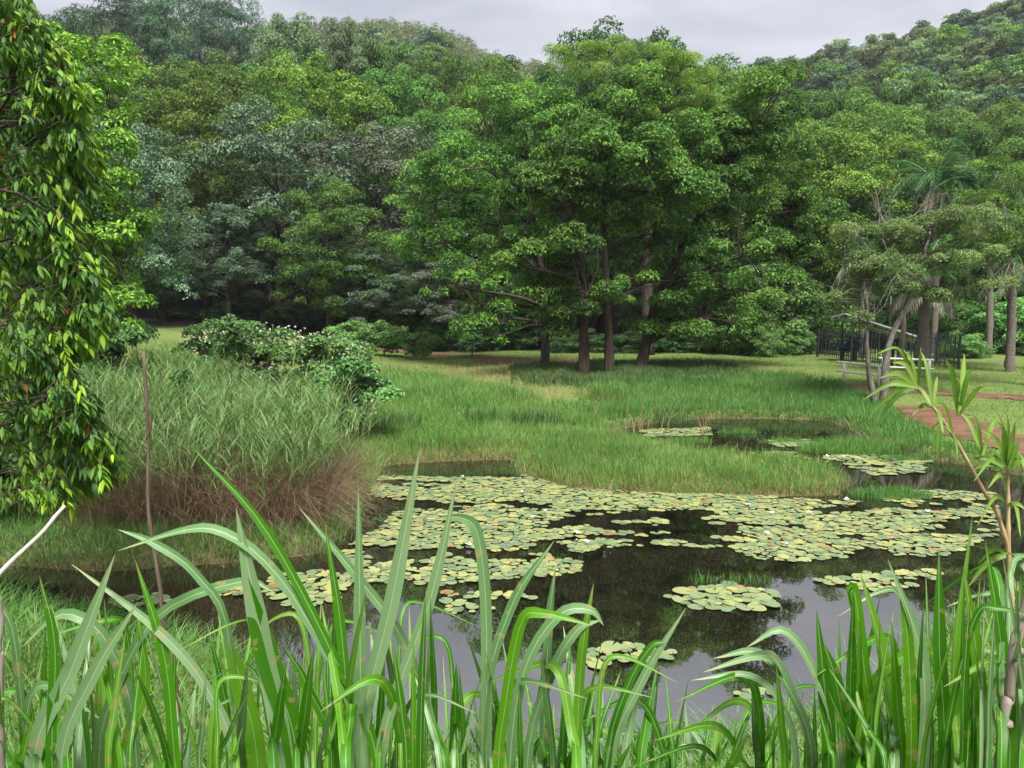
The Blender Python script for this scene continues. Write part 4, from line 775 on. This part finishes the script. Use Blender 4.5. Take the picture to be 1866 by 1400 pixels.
def place_pads(poly, r0, dens, gap=.0, seed=1, cs=(.55, 1.4)):
    lo, hi = poly.min(0), poly.max(0); n = int((hi-lo).prod()*dens*6); C = lr.uniform(lo, hi, (n, 2)); C = C[inside(C, poly)]
    if gap: C = C[fbm(C[:, 0]*cs[0]+3, C[:, 1]*cs[1], seed) > gap]
    C = C[sdist(C, WATER) < -.03]
    keep = []; grid = {}
    for c in C:
        r = r0*lr.uniform(.45, 1.25); k = (int(c[0]/.4), int(c[1]/.4)); ok = True
        for dx in (-1, 0, 1):
            for dy in (-1, 0, 1):
                for q in grid.get((k[0]+dx, k[1]+dy), ()):
                    if math.hypot(q[0]-c[0], q[1]-c[1]) < (q[2]+r)*.6: ok = False; break
        if ok: grid.setdefault(k, []).append((c[0], c[1], r)); keep.append((c[0], c[1], r))
    return keep
def lily_patch(poly, r0, dens, label, gap=0, seed=1, flowers=0):
    ps = sorted(place_pads(poly, r0, dens, gap, seed), key=lambda q: q[1]); c = poly.mean(0); o = thing('water_lily_patch', (c[0], c[1], 0), label, 'water lilies')
    for x, y, r in ps[:300]:
        q = obj('lily_pad', PADM[int(lr.integers(10))], None, o, (x-c[0], y-c[1], lr.uniform(.008, .03))); q.scale = (r, r*lr.uniform(.85, 1), r); q.rotation_euler = (lr.normal(0, .03), lr.normal(0, .03), lr.uniform(0, 6.28))
    if len(ps) > 300:
        Vs, Ts, Qs, tt, tq, rt, rq, off = [], [], [], [], [], [], [], 0
        for x, y, r in ps[300:]:
            i = int(lr.integers(10)); V, T, Q = PADS[i]; a = lr.uniform(0, 6.28); Rm = np.array([[math.cos(a), math.sin(a), 0], [-math.sin(a), math.cos(a), 0], [0, 0, 1]]); V = V@Rm*r; V[:, 2] += V[:, 0]*lr.normal(0, .035)+lr.uniform(.008, .03)
            Vs.append(V+[x-c[0], y-c[1], 0]); Ts.append(T+off); Qs.append(Q+off); off += len(V); t = lr.uniform(); tt.append(np.full(len(T), t)); tq.append(np.full(len(Q), t)); rt.append(np.zeros(len(T))); rq.append(np.full(len(Q), [.0, .35, .7, .15][i % 4]))
        tag(obj('lily_pads', mk_mesh('lily_pads', np.concatenate(Vs), [np.concatenate(Ts), np.concatenate(Qs)], {'tint': np.concatenate(tt+tq), 'rim': np.concatenate(rt+rq)}), M['pad'], o), kind='stuff')
    for k in range(flowers):
        x, y, r = ps[int(lr.integers(len(ps)))]; n = 14; a = lr.uniform(0, 6.28, n); ax = np.stack([np.cos(a), np.sin(a), lr.uniform(.4, 1.8, n)], -1)
        V, Fs = leaves(np.tile([0, 0, .0], (n, 1)), ax, np.stack([-np.cos(a), -np.sin(a), np.ones(n)], -1), .085, .03, .1); obj('flower', mk_mesh('flower', V, Fs, {'tint': np.full(2*n, lr.uniform())}), M['petal'], o, (x-c[0], y-c[1], .05))
    print(label, len(ps)); return o
lily_patch(wp([(655, 885), (700, 868), (830, 872), (930, 866), (1000, 868), (1040, 890), (1200, 899), (1400, 904), (1540, 906), (1690, 894), (1810, 900), (1830, 970), (1720, 1014), (1560, 1012), (1400, 1030), (1330, 1000), (1200, 995), (1080, 1000), (1050, 1045), (930, 1055), (790, 1066), (640, 1062), (625, 1000), (700, 960), (720, 930), (660, 905)], 0), .102, 52, 'wide raft of lily pads covering the middle of the pond', .42, 4, 14)
lily_patch(wp([(1218, 1088), (1250, 1074), (1330, 1066), (1400, 1076), (1424, 1090), (1400, 1106), (1330, 1117), (1260, 1108)], 0), .135, 60, 'round isolated lily patch in front of the raft')
lily_patch(wp([(1500, 832), (1580, 828), (1690, 840), (1680, 862), (1590, 866), (1540, 850)], 0), .16, 26, 'yellowish lily patch beside the round grass islet', .3, 7, 3)
lily_patch(wp([(1370, 826), (1440, 824), (1475, 838), (1440, 846), (1395, 842)], 0), .15, 26, 'small lily patch behind the right half of the grass island')
lily_patch(wp([(1400, 804), (1470, 802), (1490, 812), (1420, 816)], 0), .15, 26, 'pale lily patch in the back channel by the low tuft')
lily_patch(wp([(1170, 784), (1290, 780), (1300, 794), (1180, 797)], 0), .16, 26, 'lily patch among the dry bulrushes in the back channel')
lily_patch(wp([(1480, 1058), (1560, 1046), (1700, 1040), (1720, 1060), (1600, 1078)], 0), .12, 40, 'scattered lily pads right of the round patch', .45, 9)
lily_patch(wp([(1065, 1190), (1130, 1172), (1225, 1186), (1215, 1210), (1130, 1226), (1075, 1215)], 0), .115, 40, 'small lily patch in front of the dark reflections', .36, 3)
lily_patch(wp([(490, 1050), (600, 1040), (640, 1060), (620, 1090), (560, 1112), (480, 1085)], 0), .12, 45, 'lily patch between the broad blades left of the raft', .3, 12)
lily_patch(wp([(370, 1070), (440, 1062), (450, 1085), (380, 1086)], 0), .11, 40, 'few lily pads beside the dark stick')
lily_patch(wp([(195, 1095), (290, 1083), (310, 1100), (220, 1108)], 0), .11, 40, 'small lily patch at the far left below the bank')
lily_patch(wp([(1320, 1265), (1400, 1255), (1420, 1275), (1340, 1285)], 0), .10, 30, 'pair of yellowish lily pads nearest to the bank')
lily_patch(wp([(800, 1080), (960, 1080), (1000, 1115), (820, 1120)], 0), .10, 22, 'loose lily pads between the tall blades in the middle', .5, 5)

# dry bulrush stems standing in the back channel
for i, (px, py, n, lab) in enumerate([(1090, 775, 6, 'dry straw bulrush stems at the left end of the back channel'), (1180, 785, 9, 'broken straw bulrush clump in the middle of the back channel'), (1280, 790, 5, 'bent straw bulrush leaves right of the broken clump')]):
    p = G(px, py, 0); o = thing('bulrush_clump', p, lab, 'bulrushes')
    for k in range(n):
        x, y = lr.normal(0, .45), lr.normal(0, .25); h = lr.uniform(.4, 1.1); lx = lr.normal(0, .16)
        V, Fs = tube(spline([(0, 0, -.1), (lx*.4*h, 0, h*.5), (lx*h+(.2 if k % 3 == 0 else 0), 0, h*(1 if k % 3 else .8))], 6), np.linspace(.018, .008, 6), 5); obj('stem', mk_mesh('stem', V, Fs, {'tint': np.full(sum(len(f) for f in Fs), lr.uniform())}), M['g_straw'], o, (x, y, 0))

# ------------------------------------------------------------------ broad bladed grass on the near bank
br = np.random.default_rng(41)
def blade_mesh(path, wmax, rng, face=None, taper=.55, n=20):
    P = spline(path, n); T = unit(np.gradient(P, axis=0)); face = np.array([0, -1., .25])+rng.normal(0, .35, 3)*np.array([1, .5, .5]) if face is None else np.array(face)
    S = unit(np.cross(T, face)); Nn = unit(np.cross(S, T)); t = np.linspace(0, 1, n)
    wd = wmax*.5*np.minimum(.55+.45*sstep(0, .35, t), 1)*np.clip((1-t)/(1-taper), 0, 1)**.75; wd[-1] = .0004
    wv = wd[:, None]; rb = np.minimum(.0009, wd*.3)[:, None]; v = .28
    wob = (np.sin(t*rng.uniform(14, 26)+rng.uniform(0, 6))*.06)[:, None]*wv
    V = np.stack([P-S*wv+Nn*(wv*v+wob), P-S*rb, P+S*rb, P+S*wv+Nn*(wv*v-wob)], 1).reshape(-1, 3); i = np.arange(n-1)*4
    Q = np.concatenate([np.stack([i+k, i+k+1, i+k+5, i+k+4], -1) for k in range(3)]); rib = np.concatenate([np.zeros(n-1), np.ones(n-1), np.zeros(n-1)])
    return mk_mesh('leaf_blade', V, [Q], {'rib': rib}, {'tip': np.repeat(sstep(.93, 1, t), 4)*rng.uniform(0, 1)}, smooth=True)
M['blade_sky_sheen'] = hero_mat([(0, (.075, .16, .055)), (.5, (.12, .21, .09)), (1, (.17, .26, .13))], .2, (.14, .24, .08))  # paler blade copy: bluish sheen of the sky put into the colour
CLUMPS = []
def clump(px, d, label):
    b = drop(np.array([(px-933)/FPX*d, d, 0])); o = thing('broad_grass_clump', b, label, 'grass clump', 'broad grass clumps on the near bank'); CLUMPS.append((px, o, b, d)); return o
for px, d, lab in [(30, 1.75, 'broad bladed grass clump in the bottom left corner'), (200, 1.9, 'broad bladed grass clump right of the corner clump at bottom left'), (400, 1.8, 'broad grass clump with long arching blades below the reed mound'), (540, 1.6, 'broad grass clump with the thickest bright upright blades'),
                   (700, 1.6, 'broad grass clump with tall pale blades that cross the lily raft'), (880, 1.7, 'broad grass clump with one blade folded at its tip'), (1020, 1.8, 'broad grass clump with arching blades left of the open water'), (1200, 2.1, 'short broad grass clump below the small lily patch'),
                   (1100, 1.9, 'low broad grass clump between the arching blades and the small lily patch'), (1320, 2.0, 'low broad grass clump at the bottom below the open water'), (1430, 1.9, 'broad grass clump with drooping pale blades in front of the sky reflection'), (1580, 1.8, 'broad grass clump with upright blades right of the open water'), (1720, 1.7, 'broad grass clump with the tallest blades at bottom right'), (1850, 1.7, 'broad grass clump in the bottom right corner')]: clump(px, d, lab)
def hero(pts, wpx, face=None, dd=(0, 0), taper=.78, pale=False):   # pts tip last
    k = min(CLUMPS, key=lambda c: abs(c[0]-pts[0][0])); _, o, b, d = k; n = len(pts)
    P = [at(x, y, d+dd[0]+(dd[1]-dd[0])*i/max(n-1, 1)) for i, (x, y) in enumerate(pts)]
    root = b+np.array([(P[0][0]-b[0])*.5, (P[0][1]-b[1])*.5, 0]); root[2] = H(root[0], root[1])-.03
    P = [root, root*.45+P[0]*.55+np.array([0, 0, .1]) if P[0][2]-root[2] > .5 else root*.5+P[0]*.5]+P
    obj('leaf_blade', blade_mesh([p-b for p in P], wpx*.78*d/FPX, br, face, taper, 24), M['blade_sky_sheen' if pale else 'blade'], o)
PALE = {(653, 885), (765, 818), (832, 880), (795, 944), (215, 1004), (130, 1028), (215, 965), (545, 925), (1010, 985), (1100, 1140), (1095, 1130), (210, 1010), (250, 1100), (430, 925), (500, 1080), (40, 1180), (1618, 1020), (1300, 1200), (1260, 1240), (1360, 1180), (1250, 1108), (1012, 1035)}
for q in [([(660, 1400), (656, 1150), (653, 885)], 30, (0, -1, .1)), ([(650, 1400), (715, 1090), (765, 818)], 38, (.2, -1, .1)), ([(690, 1400), (785, 1090), (832, 880)], 28, (-.2, -1, .1)), ([(886, 1400), (886, 1120), (872, 980), (845, 945), (795, 944)], 28, (0, -1, .1)),
          ([(650, 1330), (560, 1130), (480, 1020), (400, 968), (330, 968), (215, 1004)], 24, (.1, -1, .9)), ([(690, 1400), (600, 1180), (480, 960), (348, 812)], 22, (.2, -1, .3)), ([(520, 1400), (475, 1150), (430, 925)], 50, (0, -1, .1)), ([(545, 1400), (490, 1200), (438, 1025)], 58, (.1, -1, .1)),
          ([(430, 1400), (380, 1260), (290, 1150), (130, 1028)], 24, (.2, -1, .5)), ([(420, 1180), (360, 1050), (280, 990), (215, 965)], 20, (.1, -1, .6)), ([(800, 1400), (740, 1180), (650, 1050), (545, 925)], 24, (.2, -1, .3)), ([(640, 1400), (622, 1150), (592, 955)], 26, (-.1, -1, .1)),
          ([(880, 1320), (930, 1110), (1010, 985)], 24, (-.2, -1, .2)), ([(1050, 1400), (1060, 1200), (1082, 1062)], 24), ([(990, 1400), (1000, 1150), (1012, 1035)], 22), ([(930, 1380), (960, 1210), (1020, 1120), (1075, 1112), (1100, 1140)], 26, (.1, -1, .8)), ([(960, 1400), (1000, 1240), (1050, 1150), (1095, 1130)], 24, (.1, -1, .7)),
          ([(1110, 1400), (1170, 1240), (1250, 1108)], 22, (-.2, -1, .2)), ([(1105, 1400), (1140, 1260), (1185, 1180), (1215, 1170)], 20, (.1, -1, .6)), ([(60, 1400), (130, 1220), (210, 1010)], 40, (.1, -1, .2)), ([(110, 1400), (170, 1230), (250, 1100)], 34, (.1, -1, .2)), ([(95, 1400), (100, 1180), (72, 1050)], 26),
          ([(320, 1400), (300, 1200), (246, 1020)], 26), ([(180, 1400), (210, 1260), (290, 1120), (440, 1060), (500, 1080)], 26, (.1, -1, .8)), ([(250, 1400), (230, 1250), (180, 1150), (110, 1120), (40, 1180)], 28, (0, -1, .8)), ([(230, 1390), (265, 1250), (250, 1110)], 30),
          ([(1735, 1400), (1740, 1180), (1772, 940)], 32), ([(1720, 1400), (1712, 1180), (1711, 1005)], 30), ([(1840, 1400), (1825, 1180), (1795, 985)], 30), ([(1680, 1400), (1680, 1200), (1618, 1020)], 30, (.1, -1, .2)), ([(1640, 1400), (1610, 1200), (1568, 1045)], 34), ([(1510, 1400), (1505, 1280), (1488, 1112)], 34),
          ([(1590, 1400), (1570, 1180), (1558, 1085), (1548, 1072), (1552, 1120)], 26), ([(1560, 1400), (1590, 1250), (1660, 1190), (1720, 1200), (1770, 1260)], 26, (.1, -1, .8)), ([(1480, 1400), (1440, 1260), (1380, 1190), (1300, 1200)], 24, (.1, -1, .9)), ([(1450, 1400), (1420, 1280), (1360, 1230), (1260, 1240)], 18, (.1, -1, .9)),
          ([(1530, 1400), (1490, 1240), (1430, 1150), (1360, 1180)], 22, (0, -1, .8)), ([(1790, 1400), (1780, 1200), (1755, 1030)], 30), ([(1820, 1400), (1850, 1200), (1860, 1050)], 28), ([(1660, 1400), (1655, 1180), (1640, 1080)], 26), ([(1540, 1400), (1525, 1250), (1500, 1170)], 30), ([(470, 1400), (440, 1250), (415, 1160)], 46), ([(610, 1400), (560, 1250), (520, 1180)], 26)]:
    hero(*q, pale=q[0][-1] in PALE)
for px, o, b, d in CLUMPS:               # the rest of each clump
    top = np.interp(px, [0, 540, 700, 900, 1030, 1100, 1200, 1320, 1430, 1600, 1866], [1110, 1090, 1060, 1090, 1150, 1230, 1270, 1285, 1230, 1090, 1010])
    for i in range(23 if px < 1500 else 32):
        x0 = px+br.normal(0, 62); tipy = top+br.uniform(-20, 230); lean_ = br.normal(0, 26); arch = br.uniform() < .2
        pts = [(x0, 1430), (x0+lean_*.45, (1430+tipy)/2), (x0+lean_*1.3, tipy)]
        if arch: q_ = math.copysign(1, lean_); pts += [(x0+lean_*1.3+q_*40, tipy-18), (x0+lean_*1.3+q_*br.uniform(100, 150), tipy+br.uniform(0, 50))]
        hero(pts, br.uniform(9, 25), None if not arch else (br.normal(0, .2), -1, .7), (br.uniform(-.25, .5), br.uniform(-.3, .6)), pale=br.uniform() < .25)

# ------------------------------------------------------------------ leaning cane at the right
cd = 3.6; cb = drop(at(1845, 1300, cd)); cane = thing('leaning_cane', cb, 'tall leafy cane leaning left over the pond at the right edge', 'cane plant')
M['cane'] = solid('cane', [(.24, .15, .08), (.38, .25, .14), (.46, .36, .2)], 12, .6, .3, .004, stretch=(1, 1, .3))
M['cane_leaf'] = hero_mat([(0, (.10, .20, .02)), (.5, (.16, .27, .03)), (1, (.24, .32, .06))])
def stalk(pts, r0, r1, mat='cane', name='stalk', parent=cane, base=cb, dd=0, n=40, node=.16):
    P = spline([at(x, y, cd+dd) if not isinstance(y, np.ndarray) else y for x, y in pts], n)-base; l = np.cumsum(np.r_[0, np.linalg.norm(np.diff(P, axis=0), axis=1)])
    r = np.linspace(r0, r1, n)*(1+.22*(np.abs((l/node) % 1-.5) > .42)); V, Fs = tube(P, r, 10); return obj(name, mk_mesh(name, V, Fs, smooth=True), M[mat], parent)
stalk([(0, cb-np.array([0, 0, .1])), (1842, 1150), (1838, 1000), (1836, 850)], .014, .008)
stalk([(0, cb-np.array([.05, 0, .1])), (1838, 1100), (1825, 960), (1790, 890), (1740, 800), (1700, 742), (1665, 700)], .013, .005)
def cleaf(a, b, wpx, sag=.18):
    A, B = at(*a, cd+br.uniform(-.1, .1)), at(*b, cd+br.uniform(-.35, .25)); l = np.linalg.norm(B-A); mid = (A+B)/2+np.array([0, 0, l*sag]); 
    obj('leaf_blade', blade_mesh([A-cb, mid-cb, B-cb], wpx*cd/FPX, br, (br.normal(0, .3), -1, .5), .4, 14), M['cane_leaf'], cane)
for nd, tips in {(1672, 706): [(1597, 645), (1574, 728), (1584, 761), (1593, 777), (1646, 637), (1678, 632), (1600, 690), (1625, 660)], (1699, 741): [(1709, 686), (1662, 757), (1678, 640), (1640, 700), (1720, 800)], (1747, 757): [(1758, 645), (1723, 655), (1776, 669), (1815, 708), (1742, 690)], (1735, 790): [(1692, 788), (1745, 840), (1700, 740)],
                 (1790, 830): [(1740, 745), (1760, 760), (1820, 760)], (1837, 855): [(1805, 747), (1829, 745), (1862, 800), (1750, 843), (1774, 878), (1786, 784), (1870, 850), (1765, 860), (1812, 770), (1850, 770), (1880, 880)], (1838, 920): [(1780, 960), (1870, 930), (1800, 890), (1860, 980)], (1840, 1010): [(1780, 1030), (1870, 1050), (1760, 1075)]}.items():
    for t in tips: cleaf(nd, t, br.uniform(8, 13))
A = at(1711, 775, cd); obj('hanging_leaf', blade_mesh([A-cb, A+[0, 0, -.09]-cb, at(1710, 848, cd)-cb], .024, br, (0, -1, .1), .5, 12), M['cane_leaf'], cane)
# sticks
def stick(name, pts, r0, r1, mat, label, n=30, knots=True):
    P = spline(pts, n); P = P+(np.sin(np.linspace(0, 17, n))*.4*r0)[:, None]*np.array([1, .5, 0])+br.normal(0, .06*r0, P.shape); b = drop(P[0]); o = thing(name, b, label, 'stick')
    r = np.linspace(r0, r1, n)*(1+br.normal(0, .07, n)); V, Fs = tube(P-b, r, 9); obj('stem', mk_mesh('stem', V, Fs, smooth=True), M[mat], o); return o, b
sd = 5.2; root = drop(at(330, 1330, sd)); o, b = stick('dead_stick', [root-[0, 0, .1], at(318, 1240, sd), at(300, 1150, sd), at(285, 1040, sd), at(272, 920, sd), at(268, 800, sd), at(264, 640, sd)], .017, .010, 'dark_stick', 'thin dark dead stem standing upright before the reed mound')
V, Fs = tube(spline([at(268, 800, sd)-b, at(276, 770, sd)-b, at(272, 740, sd)-b], 8), np.linspace(.01, .003, 8), 6); obj('twig', mk_mesh('twig', V, Fs, smooth=True), M['dark_stick'], next(c for c in COL.objects if c.parent == o and c.name.startswith('stem')))
root = drop(at(-330, 1395, 2.2)); stick('pale_stick', [root, at(-200, 1258, 2.25), at(-90, 1142, 2.3), at(0, 1048, 2.35), at(60, 985, 2.4), at(121, 922, 2.45)], .011, .006, 'pale_stick', 'pale bare stick slanting up at the left edge')
root = drop(at(3, 1500, 2.0)); stick('grey_stalk', [root, at(3, 1300, 2.0), at(1, 1180, 2.0), at(-1, 1085, 2.0)], .009, .006, 'dead_wood', 'upright grey stalk cut by the left edge')
root = drop(np.array([at(1815, 1500, 1.6)[0], 1.6, 0])); o, b = stick('dry_cane', [root, at(1824, 1400, 1.6), at(1838, 1270, 1.6), at(1856, 1150, 1.6), at(1885, 1040, 1.6)], .012, .010, 'dead_wood', 'dry grey cane stalk in the bottom right corner')
for px, py in ((1833, 1318), (1852, 1185)):
    p = at(px, py, 1.6)-b; V, Fs = tube(np.array([p-[.002, 0, .008], p, p+[.002, 0, .008]]), np.array([.0115, .0155, .0115]), 10); obj('node_ring', mk_mesh('node_ring', V, Fs, smooth=True), M['dead_wood'], next(c for c in COL.objects if c.parent == o and c.name.startswith('stem')))

# ------------------------------------------------------------------ air
hm, t, o_ = new_mat('haze'); pv = t.nodes.new('ShaderNodeVolumePrincipled'); pv.inputs['Color'].default_value = (.86, .90, 1, 1); pv.inputs['Density'].default_value = .00021; pv.inputs['Anisotropy'].default_value = .2
t.links.new(pv.outputs[0], o_.inputs['Volume'])
zt = float(ZZ.max())+18; V, Fs = box((0, 250, (zt-4)/2), (860, 660, zt+4)); 
HAZE = True
if HAZE: tag(obj('haze', mk_mesh('haze', V, Fs), hm), 'thin blue grey air over the valley', 'haze', kind='stuff')
bpy.context.view_layer.update()
print('tris', sum(sum(len(p.vertices)-2 for p in m.polygons) if len(m.polygons) < 2000 else len(m.loops)-2*len(m.polygons) for m in bpy.data.meshes))
